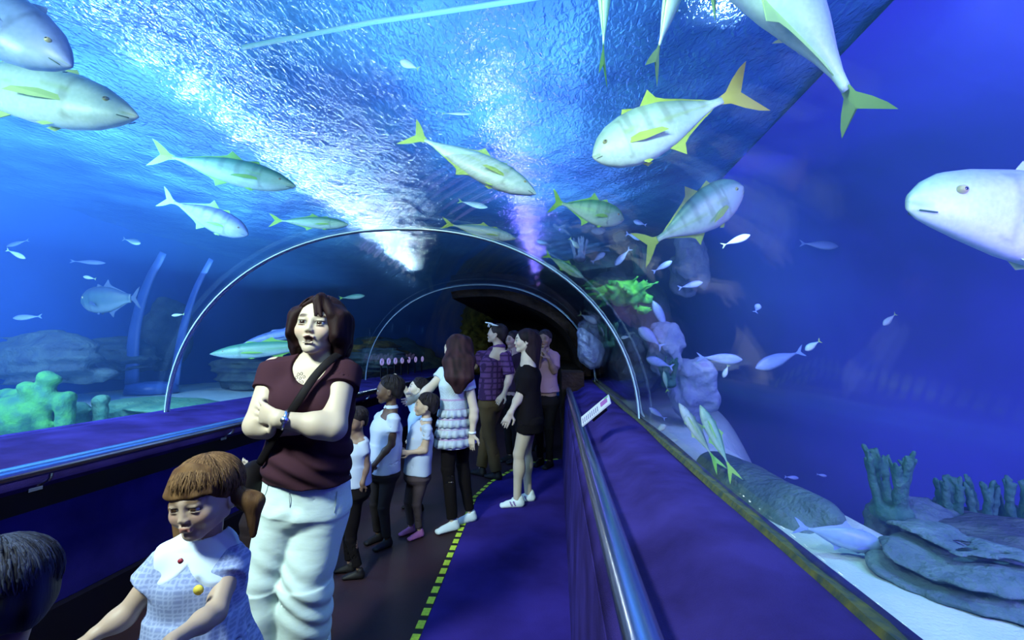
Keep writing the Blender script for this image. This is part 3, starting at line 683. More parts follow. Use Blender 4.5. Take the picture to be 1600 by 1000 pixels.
def fish(label, nose, tail, up=(0, 0, 1), depth=.28, width=.42, kind='jack', pal=SILVER, bend=0., group='jacks and other fish in the tank', tailspan=.95, small=False, bars=False, pect=True, tailroll=0., finlen=1., name='fish', lines=True, cat='fish'):
    """nose, tail = fin-base points in the world; depth = body depth / body length; width relative to depth"""
    nose = np.asarray(nose, float); tail = np.asarray(tail, float); Lb = np.linalg.norm(tail-nose); ax = (tail-nose)/Lb
    u = np.asarray(up, float); u = nrm(u-(u@ax)*ax); s = np.cross(u, ax)        # s: the fish's side
    T, TT, TB, TW = PROF[kind]; H = depth*Lb/2; W = H*width
    nr, ns = (12, 10) if small else (34, 26)
    if not small and Lb > .5: nr, ns = 48, 36
    def spine(t): return nose+ax*Lb*t+s*bend*Lb*(math.sin(math.pi*(t-.1)*.9) if t > .1 else 0)+u*0
    ts = [(i/(nr-1))**1.25 if i < nr else 1 for i in range(nr)]
    V = []; C = []
    for t in ts:
        ht = np.interp(t, T, TT)*H; hb = np.interp(t, T, TB)*H; wd = np.interp(t, T, TW)*W; c = spine(t)
        for k in range(ns):
            th = 2*math.pi*k/ns; cx, sx = math.cos(th), math.sin(th)
            sup = math.copysign(abs(cx)**.9, cx)
            V.append(c+s*wd*sup+u*(ht if sx > 0 else hb)*sx)
            v = sx; b = pal['back']; sd = pal['side']; be = pal['belly']
            col_ = np.array(sd)
            if v > .35: col_ = np.array(sd)+(np.array(b)-sd)*min(1, (v-.35)/.4)
            elif v < -.25: col_ = np.array(sd)+(np.array(be)-sd)*min(1, (-v-.25)/.5)
            if bars and .2 < t < .9 and v > -.3 and math.sin(t*46) > .55: col_ = col_*.72
            if lines and not small:
                if abs(t-.235-.035*(1-v*v)) < .012 and abs(v) < .85: col_ = col_*.72          # gill cover edge
                if abs(v-.12+.25*(t-.3)) < .07 and t > .26: col_ = col_*.6+np.array(pal['fin'])*.4   # yellow side line
                if t < .05 and -.35 < v < -.05: col_ = col_*.65+np.array((.3, .5, .12))*.3    # lips
            C.append(col_)
    n0 = len(V); V.append(nose-ax*.002); C.append(pal['side']); V.append(spine(1)); C.append(pal['tail'])
    Fc = [(i*ns+k, i*ns+(k+1) % ns, (i+1)*ns+(k+1) % ns, (i+1)*ns+k) for i in range(nr-1) for k in range(ns)]
    Fc += [(n0, (k+1) % ns, k) for k in range(ns)]+[(n0+1, (nr-1)*ns+k, (nr-1)*ns+(k+1) % ns) for k in range(ns)]
    base = spine(.4)
    if small:
        root = mobj(name, V, Fc, M['fish'], cols=C, origin=base); tag(root, label, cat, group)
    else:
        root = empty(name, base, label, cat, group); mobj('body', V, Fc, M['fish'], root, cols=C)
    # tail fin: forked, two swept lobes
    e = spine(.985); back = nrm(spine(1)-spine(.9)); tu = u*math.cos(tailroll)+s*math.sin(tailroll)
    hp = H*.14; tl = tailspan*H; q = Lb*.20*finlen
    up_l = [e+tu*hp, e+back*q*.22+tu*tl*.24, e+back*q*.50+tu*tl*.60, e+back*q*.80+tu*tl*.90, e+back*q*1.05+tu*tl*1.06, e+back*q*.90+tu*tl*.80, e+back*q*.66+tu*tl*.48, e+back*q*.46+tu*tl*.18, e+back*q*.38]
    lo_l = [e+back*q*.38, e+back*q*.46-tu*tl*.18, e+back*q*.66-tu*tl*.48, e+back*q*.90-tu*tl*.80, e+back*q*1.05-tu*tl*1.06, e+back*q*.80-tu*tl*.90, e+back*q*.50-tu*tl*.60, e+back*q*.22-tu*tl*.24, e-tu*hp]
    th = Lb*.006
    fin_mesh('tail_fin', up_l+lo_l[1:], th, M['fin'], root, pal['tail'], np.array(pal['tail'])*.8)
    if small: return root
    # second dorsal and anal fins: sickle front lobe and a low trailing fin
    for sgn, nm, t0, hgt in ((1, 'dorsal_fin', .44, .30), (-1, 'anal_fin', .52, .26)):
        tt = np.linspace(t0, .93, 9)
        prof_ = TT if sgn > 0 else TB
        root_pts = [spine(t)+u*sgn*np.interp(t, T, prof_)*H*.94 for t in tt]
        hh = [0, 1.0, .42, .26, .20, .16, .12, .09, 0]
        top = [root_pts[i]+(u*sgn*hgt*2*H*hh[i]+ax*Lb*.05*hh[i]) for i in range(9)]
        pts = root_pts+top[::-1][1:-1]
        V2 = []; F2 = []; m_ = 9
        for sd_ in (-1, 1):
            V2 += [root_pts[i]+s*sd_*th for i in range(9)]+[top[i]+s*sd_*th*.1 for i in range(9)]
        for i in range(8):
            F2 += [(i, i+1, m_+i+1, m_+i), (2*m_+i+1, 2*m_+i, 3*m_+i, 3*m_+i+1), (m_+i, m_+i+1, 3*m_+i+1, 3*m_+i)]
        mobj(nm, V2, F2, M['fin'], root, smooth=False, cols=np.tile(np.array(pal['fin'], float), (len(V2), 1)))
    tt = .30
    fin_mesh('spiny_dorsal_fin', [spine(.30)+u*np.interp(.30, T, TT)*H*.95, spine(.33)+u*(np.interp(.33, T, TT)*H+H*.20), spine(.38)+u*(np.interp(.38, T, TT)*H+H*.10), spine(.43)+u*np.interp(.43, T, TT)*H*.97], th, M['fin'], root, pal['fin'])
    for sd_ in (-1, 1):
        if pect:
            b0 = spine(.27)+s*sd_*np.interp(.27, T, TW)*W*.97-u*H*.12; b1 = b0-u*H*.16; o1 = s*sd_
            fin_mesh('pectoral_fin', [b0, b0+ax*Lb*.08+o1*W*.28+u*H*.02, b0+ax*Lb*.17*finlen+o1*W*.5-u*H*.16, b0+ax*Lb*.20*finlen+o1*W*.5-u*H*.34, b0+ax*Lb*.10+o1*W*.3-u*H*.30, b1], th*.8, M['fin'], root, pal['fin'])
            c0 = spine(.30)-u*np.interp(.30, T, TB)*H*.9+s*sd_*W*.2
            fin_mesh('pelvic_fin', [c0, c0+ax*Lb*.05-u*H*.22+s*sd_*W*.15, c0+ax*Lb*.09-u*H*.16+s*sd_*W*.1, c0+ax*Lb*.04+u*H*.02], th*.8, M['fin'], root, pal['fin'])
        # eye
        ec = spine(.115)+s*sd_*np.interp(.115, T, TW)*W*.90+u*H*.20; er = max(H*.095, .004)
        for nm, off, rr, mm in (('eye', 0, er, 'eye_w'), ('pupil', er*.38, er*.66, 'eye_b')):
            cc = ec+s*sd_*off; Ve = []; a_, b_ = 8, 12
            for i in range(1, a_):
                ph = math.pi*i/a_
                for j in range(b_):
                    t2 = 2*math.pi*j/b_; Ve.append(cc+rr*(s*math.cos(ph)+.9*u*math.sin(ph)*math.cos(t2)+ax*math.sin(ph)*math.sin(t2)))
            Ve += [cc+rr*s, cc-rr*s]; k0 = len(Ve)-2
            Fe = [(i*b_+j, i*b_+(j+1) % b_, (i+1)*b_+(j+1) % b_, (i+1)*b_+j) for i in range(a_-2) for j in range(b_)]+[(k0, (j+1) % b_, j) for j in range(b_)]+[(k0+1, (a_-2)*b_+j, (a_-2)*b_+(j+1) % b_) for j in range(b_)]
            if nm == 'eye': eo = mobj('eye', Ve, Fe, M[mm], root)
            else: mobj('pupil', Ve, Fe, M[mm], eo)
    if lines and depth > .2 or kind == 'round':
        # mouth: a dark cleft running back from the snout
        for sd_ in (-1, 1):
            t = MB(); t.tube([spine(x)+s*sd_*np.interp(x, T, TW)*W*1.0+u*H*(-.16-.9*x) for x in (.02, .03, .04, .06)], Lb*.0022, 6); t.build('mouth', M['mouth_line'], root, smooth=True)
    return root
M['mouth_line'] = mat('fish_mouth', (.08, .16, .10), .7)
R_ = _r; D_ = _f; UPc = _u
def side_up(nx, ny, tx, ty, sgn=1, roll=0.):
    """up vector for a fish seen from the side: square to its length on the picture, tipped towards or from the lens by roll"""
    d = nrm(A(tx-nx, ny-ty)); v = A(-d[1], d[0])*sgn
    if v[1] < 0 and sgn == 1: v = -v
    return nrm((R_*v[0]+UPc*v[1])*math.cos(roll)+D_*math.sin(roll))
def F(label, n, t, zn, zt, **k):
    roll = k.pop('roll', 0.); k.setdefault('up', side_up(*n, *t, roll=roll))
    return fish(label, U(*n, zn), U(*t, zt), **k)
# the large ones
F('large pale jack with yellow forked tail swimming down left at top centre', (926, 245), (1128, 158), 2.7, 2.6, depth=.42, width=.45, pal=BRIGHT, bend=-.02, bars=True, tailspan=.95, finlen=1.35, roll=.15)
F('pale jack swimming up right under the yellow-tailed one', (1161, 292), (1026, 374), 3.2, 3.2, depth=.44, width=.5, pal=SILVER, bend=.02, tailspan=.85, finlen=1.1, roll=-.35, bars=True)
F('largest silver jack diving across the top right with its belly to us', (1090, -170), (1316, 146), 1.95, 1.95, depth=.42, width=.62, pal=PALE, bend=-.03, tailspan=.75, finlen=.85, roll=.55, tailroll=.9)
F('big pale jack whose head enters from the right edge', (1418, 314), (1960, 375), 2.1, 2.12, depth=.32, width=.42, kind='trev', pal=PALE, bend=.01, roll=.05, bars=False)
F('silver jack with yellow tail in the middle above the near joint', (838, 303), (664, 219), 2.9, 3.0, depth=.24, width=.62, kind='slim', pal=SILVER, tailspan=1.15, finlen=.9, roll=.35)
F('chubby green-finned jack right of the violet streak', (975, 343), (878, 318), 3.6, 3.6, depth=.40, width=.45, pal=GREEN, bars=True, tailspan=.95)
F('green-tailed jack with a striped back left of the bright streak', (462, 291), (270, 246), 3.9, 3.9, depth=.21, width=.6, kind='slim', pal=GREEN, bars=True, tailspan=1.0)
F('dim blue barred jack below the striped one on the left', (388, 366), (272, 316), 4.2, 4.2, depth=.30, width=.5, pal=dict(BLUE, fin=(.3, .65, .15), tail=(.35, .7, .1)), bars=True, tailspan=.85)
F('slender jack with green tail touching the near joint top left', (545, 351), (440, 345), 4.4, 4.4, depth=.18, width=.7, kind='slim', pal=GREEN, tailspan=1.1)
F('large silver fish cut off by the left edge pointing right', (216, 182), (-130, 105), 2.6, 2.6, depth=.26, width=.6, kind='slim', pal=PALE, roll=.15)
F('large violet-blue fish in the top left corner', (112, 104), (-150, -60), 2.15, 2.15, depth=.34, width=.6, kind='slim', pal=BLUE, roll=.3)
F('slender silver fish crossing the apex of the near joint', (806, 373), (708, 352), 4.2, 4.2, depth=.20, width=.6, kind='slim', pal=SILVER, tailspan=.9)
F('slim fish hanging from the top edge, pale green tail pointing down', (945, -100), (943, 70), 2.05, 2.05, depth=.2, width=.65, kind='slim', pal=GREEN, roll=.9, tailspan=1.4, finlen=1.7, up=nrm(R_*.45+D_*.9))
F('slim blue-green fish at the top edge left of the largest jack', (1075, -100), (1030, 72), 2.05, 2.05, depth=.26, width=.6, kind='slim', pal=PALE, tailspan=1.2, finlen=1.4, up=nrm(R_*.6+D_*.8))
F('pale fish half hidden behind the largest jack at the top', (1285, -60), (1237, 55), 2.3, 2.3, depth=.38, width=.5, pal=PALE, up=R_)
F('round grey grouper on the far left', (129, 470), (205, 466), 5.2, 5.2, depth=.55, width=.55, kind='round', pal=dict(DARK, side=(.07, .14, .15), belly=(.18, .26, .30)), tailspan=.8, name='grouper', group='bottom fish in the tank')
F('long greenish shark-like fish behind the woman on the left', (328, 553), (500, 538), 5.7, 6.2, depth=.16, width=.8, kind='slim', pal=dict(GREEN, belly=(.7, .9, .9)), tailspan=1.0, group='bottom fish in the tank')
F('long pale blue fish just above the greenish one by the woman', (380, 537), (520, 505), 6.2, 6.6, depth=.14, width=.8, kind='slim', pal=BLUE, group='bottom fish in the tank')
F('long green fish diving, the right one of the pair over the ledge', (1094, 633), (1136, 722), 2.9, 2.8, depth=.22, width=.7, kind='slim', pal=GREEN, tailspan=1.0, up=R_*1., finlen=1.7)
F('pale teal fish diving, the left one of the pair over the ledge', (1061, 630), (1110, 708), 3.0, 2.9, depth=.21, width=.7, kind='slim', pal=dict(PALE, tail=(.3, .8, .1)), tailspan=1.0, up=R_*1., finlen=1.8)
F('grey-blue shark resting on the sand beside the rock mound', (1385, 855), (1262, 826), 1.98, 2.02, depth=.30, width=.8, kind='slim', pal=dict(BLUE, side=(.30, .46, .75), back=(.25, .38, .62)), tailspan=.75, name='shark', cat='shark', group='bottom fish in the tank', lines=False)
F('striped green fish by the joint, left of the lime coral', (912, 434), (860, 402), 4.2, 4.2, depth=.24, width=.55, kind='slim', pal=GREEN, bars=True)
# the smaller ones
SM = [((1172, 367), (1128, 384), 4.0, .26, PALE, 'small pale fish right of the upward swimming jack'),
 ((1160, 562), (1090, 558), 4.2, .26, BLUE, 'blue fish level right of the rock stump'),
 ((998, 512), (1035, 543), 4.6, .42, BLUE, 'blue oval fish below the lime coral'),
 ((1010, 560), (1052, 574), 4.6, .36, BLUE, 'blue fish under the oval one, nose left'),
 ((1098, 441), (1060, 450), 4.6, .28, BLUE, 'small blue fish right of the lime coral'),
 ((1050, 408), (1020, 425), 5.2, .30, BLUE, 'slim blue fish above the lime coral'),
 ((1037, 580), (1043, 612), 4.2, .24, GREEN, 'tiny green fish pointing up near the placard'),
 ((1130, 590), (1138, 570), 4.2, .40, PALE, 'small pale fish seen end-on under the level blue fish'),
 ((982, 645), (1003, 660), 4.1, .45, PALE, 'pale oval fish low beside the end of the near joint'),
 ((1014, 637), (1040, 655), 3.9, .30, BLUE, 'small blue fish right of the low oval fish'),
 ((1040, 664), (1022, 676), 3.6, .50, PALE, 'small round pale fish over the ledge'),
 ((1060, 687), (1030, 692), 3.7, .24, PALE, 'flat pale fish over the sand near the green pair'),
 ((1078, 716), (1040, 704), 3.7, .20, PALE, 'thin pale fish skimming the sand left of the green pair'),
 ((1186, 475), (1180, 488), 5.0, .8, BLUE, 'small faint round fish in open water right of the lime coral'),
 ((1380, 508), (1400, 490), 4.4, .38, PALE, 'small pale fish crossing the row of reflected dashes'),
 ((1258, 547), (1282, 532), 4.4, .42, SILVER, 'small bright fish in open water in the middle right'),
 ((1248, 747), (1226, 745), 4.0, .3, BLUE, 'small blue fish above the rock mound'),
 ((1292, 744), (1276, 741), 4.2, .3, BLUE, 'smaller blue fish further right above the rock mound'),
 ((762, 324), (716, 314), 5.0, .22, PALE, 'small pale fish between the bright and violet streaks'),
 ((735, 178), (690, 177), 3.4, .12, PALE, 'thin faint fish left of the violet streak'),
 ((625, 95), (655, 108), 2.9, .45, PALE, 'faint pale reflected blob shaped as a fish, close under the surface at top centre'),  # a pale reflected blob, given the shape of a fish
 ((220, 380), (192, 373), 5.6, .35, DARK, 'small dark fish in open water left of the dim barred jack'),
 ((20, 497), (65, 494), 5.0, .22, BLUE, 'small faint fish near the left edge above the coral'),
 ((268, 493), (288, 491), 5.2, .25, PALE, 'tiny fish between the reflected bands'),
 ((130, 432), (150, 436), 5.4, .30, PALE, 'tiny pale fish above the grouper'),
 ((40, 404), (10, 390), 4.8, .25, PALE, 'tiny pale fish at the left edge below the ripples'),
 ((165, 411), (110, 408), 6.0, .14, BLUE, 'thin blue fish above the grouper on the left'),
 ((10, 385), (45, 375), 5.6, .2, BLUE, 'thin blue fish at the left edge under the large silver one'),
 ((570, 462), (530, 466), 7.6, .22, GREEN, 'small green fish just above the woman\'s hair'),
 ((838, 375), (862, 384), 5.4, .35, BLUE, 'small blue fish above the striped green fish'),
 ((905, 388), (890, 372), 5.6, .4, PALE, 'small pale upright fish over the dark rocks'),
 ((960, 415), (985, 388), 5.6, .3, BLUE, 'blue fish slanting up over the lime coral'),
 ((1005, 372), (978, 365), 5.8, .45, BLUE, 'pale violet fish behind the upward jack\'s tail'),
 ((932, 505), (905, 490), 5.6, .4, PALE, 'small pale fish beside the joint right of the passage'),
 ((970, 528), (985, 526), 5.0, .4, PALE, 'tiny pale fish near the placard joint'),
 ((1020, 470), (1045, 520), 5.6, .3, BLUE, 'long blue fish over the rock stump'),
 ((1310, 385), (1250, 380), 6.2, .25, BLUE, 'dim blue fish in the dark water under the largest jack'),
 ((1180, 575), (1255, 548), 5.2, .30, BLUE, 'large dim fish behind the small bright one'),
 ((945, 395), (925, 410), 6.0, .4, BLUE, 'small violet fish left of the slanting one'),
 ((990, 345), (1010, 352), 6.2, .4, BLUE, 'violet fish left of the upward jack\'s belly'),
 ((870, 425), (850, 410), 5.6, .4, PALE, 'small pale fish under the joint by the striped one')]
def lateral(nx, ny, tx, ty): return side_up(nx, ny, tx, ty)
for n_, t_, z_, dp, pl, lb in SM:
    t_ = (n_[0]+(t_[0]-n_[0])*.86, n_[1]+(t_[1]-n_[1])*.86)
    fish(lb, U(*n_, z_), U(*t_, z_), up=side_up(*n_, *t_, roll=.1), depth=dp*1.1, width=.5, kind='slim' if dp < .35 else 'jack', pal=pl, small=True, group='small fish scattered in the tank', tailspan=.8, name='small_fish')
# ================================================================== people
def skin(name, c): return mat(name, (1, 1, 1), .5, spec=.35, vcol=True, bump=(180, .12, .001), sss=.04)
M['skin'] = skin('skin', 0)
M['hair'] = mat('hair', (1, 1, 1), .62, spec=.12, vcol=True, bump=(90, .5, .003), stretch=(3, 3, .25))
M['cloth'] = mat('cloth', (1, 1, 1), .9, spec=.15, vcol=True, bump=(300, .25, .001))
M['creased'] = mat('creased_cloth', (1, 1, 1), .9, spec=.15, vcol=True, bump=(11, .4, .012), stretch=(.6, .6, 1.4))
M['shoe'] = mat('shoe', (1, 1, 1), .6, spec=.3, vcol=True)
M['eyeball'] = mat('eyeball', (1, 1, 1), .15, spec=.6, vcol=True)
M['leather'] = mat('black_strap', (.006, .004, .006), .7, spec=.15)
M['metal'] = mat('bright_metal', (.8, .85, .85), .25, metal=1)
FAIR = (.62, .50, .42); DARKSK = (.10, .055, .035); TAN = (.48, .34, .25)
Zv = A(0, 0, 1)
def frame(face, up=Zv, tilt=0., roll=0.):
    """columns: x = the person's left, y = forwards (face), z = up; tilt > 0 looks up"""
    y = nrm(face); y = nrm(y-(y@Zv)*Zv*0); x = nrm(np.cross(y, Zv)); x = -x   # left side
    x = nrm(np.cross(Zv, y)); z = nrm(np.cross(y, x)); z = -z if z[2] < 0 else z
    y2 = y*math.cos(tilt)+z*math.sin(tilt); z2 = z*math.cos(tilt)-y*math.sin(tilt)
    x2 = x*math.cos(roll)+z2*math.sin(roll); z3 = z2*math.cos(roll)-x*math.sin(roll)
    return np.stack([x2, y2, z3], 1)
def head_ops(s, c, Rm, H, child=False, mouth=0., ears=True, fine=True):
    """c = chin-to-crown middle of the head; H = head height. local z: -.5 chin .. +.5 crown"""
    def P(x, y, z): return c+Rm@(A(x, y, z-.5)*H)
    def E(x, y, z, rx, ry, rz, k=.03, sg=1, R2=None):
        pr = ell(P(x, y, z), A(rx, ry, rz)*H, Rm if R2 is None else Rm@R2)
        (s.add if sg > 0 else s.sub)(pr, k=k*H)
    ch = .03 if child else 0
    E(0, -.06, .63, .345, .43, .37); E(0, .13, .40+ch*.5, .275+ch, .25, .32, .14)
    E(0, .245, .09+ch, .082+ch, .09, .080, .09)
    for sx in (-1, 1): s.add(cap(P(sx*(.24+ch*.3), -.02, .30), P(sx*.06, .23, .10+ch), .078*H, .060*H), k=.08*H)
    for sx in (-1, 1): E(sx*.175, .245, .37, .10+ch*.4, .10, .10+ch*.3, .09)
    s.add(cap(P(-.15, .335, .575), P(.15, .335, .575), .045*H), k=.09*H)
    for sx in (-1, 1): E(sx*.135, .425, .495, .085, .075, .055, .06, -1)
    s.add(cap(P(0, .355, .55), P(0, .418 if not child else .400, .375), .026*H, (.037 if not child else .034)*H), k=.05*H)
    for sx in (-1, 1): E(sx*.040, .388, .352, .028, .040, .026, .03)
    # lips
    op = mouth; sm = .018 if child else 0.
    s.add(cap(P(-.075, .362, .245+sm+op*.01), P(0, .388, .252+op*.012), .020*H, .024*H), cap(P(.075, .362, .245+sm+op*.01), P(0, .388, .252+op*.012), .020*H, .024*H), k=.02*H)
    s.add(cap(P(-.065, .362, .215-op*.035), P(.065, .362, .215-op*.035), .024*H), k=.022*H)
    if op: E(0, .40, .230-op*.014, .060+.02*op, .07, .022+.022*op, .012, -1)
    else: s.sub(cap(P(-.085, .392, .232), P(.085, .392, .232), .007*H), k=.008*H)
    for sx in (-1, 1):
        E(sx*.135, .350, .528, .082, .052, .020, .02); E(sx*.135, .350, .458, .074, .045, .016, .02)   # lids
        if ears:
            E(sx*.345, -.05, .44, .035, .075, .115, .02); E(sx*.375, -.04, .45, .022, .040, .07, .01, -1)
    return P
def face_tints(P, Rm, H, skin_c, lips=(.50, .16, .15), brow=(.06, .03, .02), open_=0.):
    T = [(P(0, .39, .232), A(.085, .08, .040)*H, Rm, lips, .5)]
    if open_: T.append((P(0, .37, .230-open_*.014), A(.075, .10, .022+.022*open_)*H, Rm, (.03, .008, .008), .3))
    for sx in (-1, 1):
        T.append((P(sx*.145, .37, .60), A(.10, .09, .028)*H, Rm, brow, .6))
        T.append((P(sx*.135, .36, .495), A(.10, .07, .05)*H, Rm, tuple(v*.38 for v in skin_c), .8))
        T.append((P(sx*.175, .28, .37), A(.10, .12, .08)*H, Rm, (skin_c[0]*1.05, skin_c[1]*.82, skin_c[2]*.82), 1.2))
        if H > .2: T.append((P(sx*.028, .41, .330), A(.013, .03, .010)*H, Rm, tuple(v*.4 for v in skin_c), .6))
    return T
def eyes(P, Rm, H, parent, iris=(.07, .035, .02)):
    for sx in (-1, 1):
        c = P(sx*.135, .316, .493); r = .074*H; V = []; C = []; a_, b_ = 12, 16
        for i in range(a_+1):
            ph = math.pi*i/a_
            for j in range(b_):
                t = 2*math.pi*j/b_; d = A(math.sin(ph)*math.cos(t), math.cos(ph), math.sin(ph)*math.sin(t)); V.append(c+Rm@(d*r))
                C.append((.005, .004, .004) if ph < .26 else iris if ph < .58 else (.42, .42, .42))
        Fc = [(i*b_+j, i*b_+(j+1) % b_, (i+1)*b_+(j+1) % b_, (i+1)*b_+j) for i in range(a_) for j in range(b_)]
        mobj('eye', V, Fc, M['eyeball'], parent, cols=C)
def hand_ops(s, w, d, pn, sc_=1., curl=.3, thumb=1, spread=.12, point=False):
    """w wrist, d direction of the fingers, pn palm normal (the side the fingers close to), thumb +1/-1 along d x pn"""
    d = nrm(d); pn = nrm(np.asarray(pn, float)-(np.asarray(pn, float)@d)*d); e = np.cross(d, pn)*thumb; L = .085*sc_
    k = w+d*L
    s.add(eseg(w, w+d*L*.95, (.027*sc_, .017*sc_), (.038*sc_, .014*sc_), e), k=.02*sc_)
    for i, (o, ln) in enumerate(((.029, .070), (.010, .080), (-.010, .075), (-.028, .058))):
        ln = ln*sc_; a = w+d*L*.86+e*o*sc_; dr = nrm(d+e*o*spread*14); c = curl if not (point and i > 0) else 1.1
        p = a; ang = c*.5
        for j, f in enumerate((.46, .31, .23)):
            dd = dr*math.cos(ang)+pn*math.sin(ang); q = p+dd*ln*f; s.add(cap(p, q, (.0088-.0008*j)*sc_, (.0080-.0008*j)*sc_), k=.004*sc_); p = q; ang += c*.9
    a = w+d*L*.22+e*.024*sc_; q = a+(d*.55+e*.75+pn*.25)*.042*sc_; r2 = q+(d*.85+e*.25+pn*.35)*.030*sc_; r3 = r2+(d*.95+pn*.3)*.022*sc_
    s.add(cap(a, q, .013*sc_, .0105*sc_), cap(q, r2, .0105*sc_, .0095*sc_), cap(r2, r3, .0092*sc_, .008*sc_), k=.008*sc_)
def shoe(root, ank, fwd, sc_, c1, c2, name='shoe', stripe=None):
    f = nrm(A(fwd[0], fwd[1], 0)); sd = np.cross(Zv, f); g = A(ank[0], ank[1], 0)
    s = SDF(.006 if sc_ > .6 else .005); b = g-f*.035*sc_+Zv*.028*sc_; t = g+f*.135*sc_+Zv*.022*sc_
    s.add(eseg(b, t, (.036*sc_, .03*sc_), (.040*sc_, .022*sc_), sd), k=.01)
    s.add(cap(g+Zv*.05*sc_-f*.02*sc_, g+Zv*.075*sc_-f*.02*sc_, .038*sc_, .036*sc_), k=.03*sc_)
    s.add(cap(g+f*.02*sc_+Zv*.05*sc_, g+f*.09*sc_+Zv*.035*sc_, .028*sc_, .026*sc_), k=.02*sc_)
    s.sub(half((0, 0, .001), (0, 0, -1), g-.3, g+.3), k=.004) if False else None
    V, Q = s.mesh(); V[:, 2] = np.maximum(V[:, 2], .002)
    C = np.tile(np.array(c1, float), (len(V), 1)); C[V[:, 2] < .016*sc_] = c2
    if stripe is not None:
        u = (V-g)@f/sc_
        for m_ in (.025, .055): C[(abs(u-m_-(V[:, 2]-.03)*.5) < .007) & (V[:, 2] > .02*sc_) & (V[:, 2] < .06*sc_)] = stripe
    return mobj(name, V, Q, M['shoe'], root, cols=C)
def strands(seed, amp, c, R=None, n=40):
    f1 = sines(seed, 12, 60, 160, (1, 1, .12)); f2 = sines(seed+1, 8, 18, 40, (1, 1, .2))
    return lambda X, Y, Z: amp*(.6*f1(X, Y, Z)+.8*f2(X, Y, Z))
def hair_cols(V, base, hi, seed):
    f = sines(seed, 14, 60, 200, (1, 1, .1)); v = np.clip(.5+.6*f(V[:, 0], V[:, 1], V[:, 2]), 0, 1)[:, None]
    return np.array(base)*(1-v)+np.array(hi)*v
def hair_short(root, P, Rm, H, c, seed, h, hi=None, name='hair', fringe=.0, vol=.0, back=0., amp=.012):
    s = SDF(h); s.add(ell(P(0, -.09, .67), A(.385+vol, .46+vol, .385+vol)*H, Rm), k=.01)
    s.add(ell(P(0, -.22, .50-back), A(.33+vol, .30+vol, .36)*H, Rm), k=.05*H)
    s.sub(ell(P(0, .42, .32-fringe*.0), A(.40, .42, .43-fringe)*H, Rm), k=.03*H)
    s.sub(ell(P(0, .05, .16-back), A(.6, .42, .26)*H, Rm), k=.04*H)
    for sx in (-1, 1): s.sub(ell(P(sx*.42, .02, .38), A(.14, .16, .20)*H, Rm), k=.03*H)
    s.disp(strands(seed, amp*H, None)); V, Q = s.mesh()
    return mobj(name, V, Q, M['hair'], root, cols=hair_cols(V, c, hi or tuple(v*2.2+.01 for v in c), seed))
def wrinkles(seed, amp, lo=14, hi=42, an=(1, 1, .6)):
    f = sines(seed, 9, lo, hi, an); g = sines(seed+9, 6, hi, hi*2, an)
    return lambda X, Y, Z: amp*(f(X, Y, Z)+.35*g(X, Y, Z))
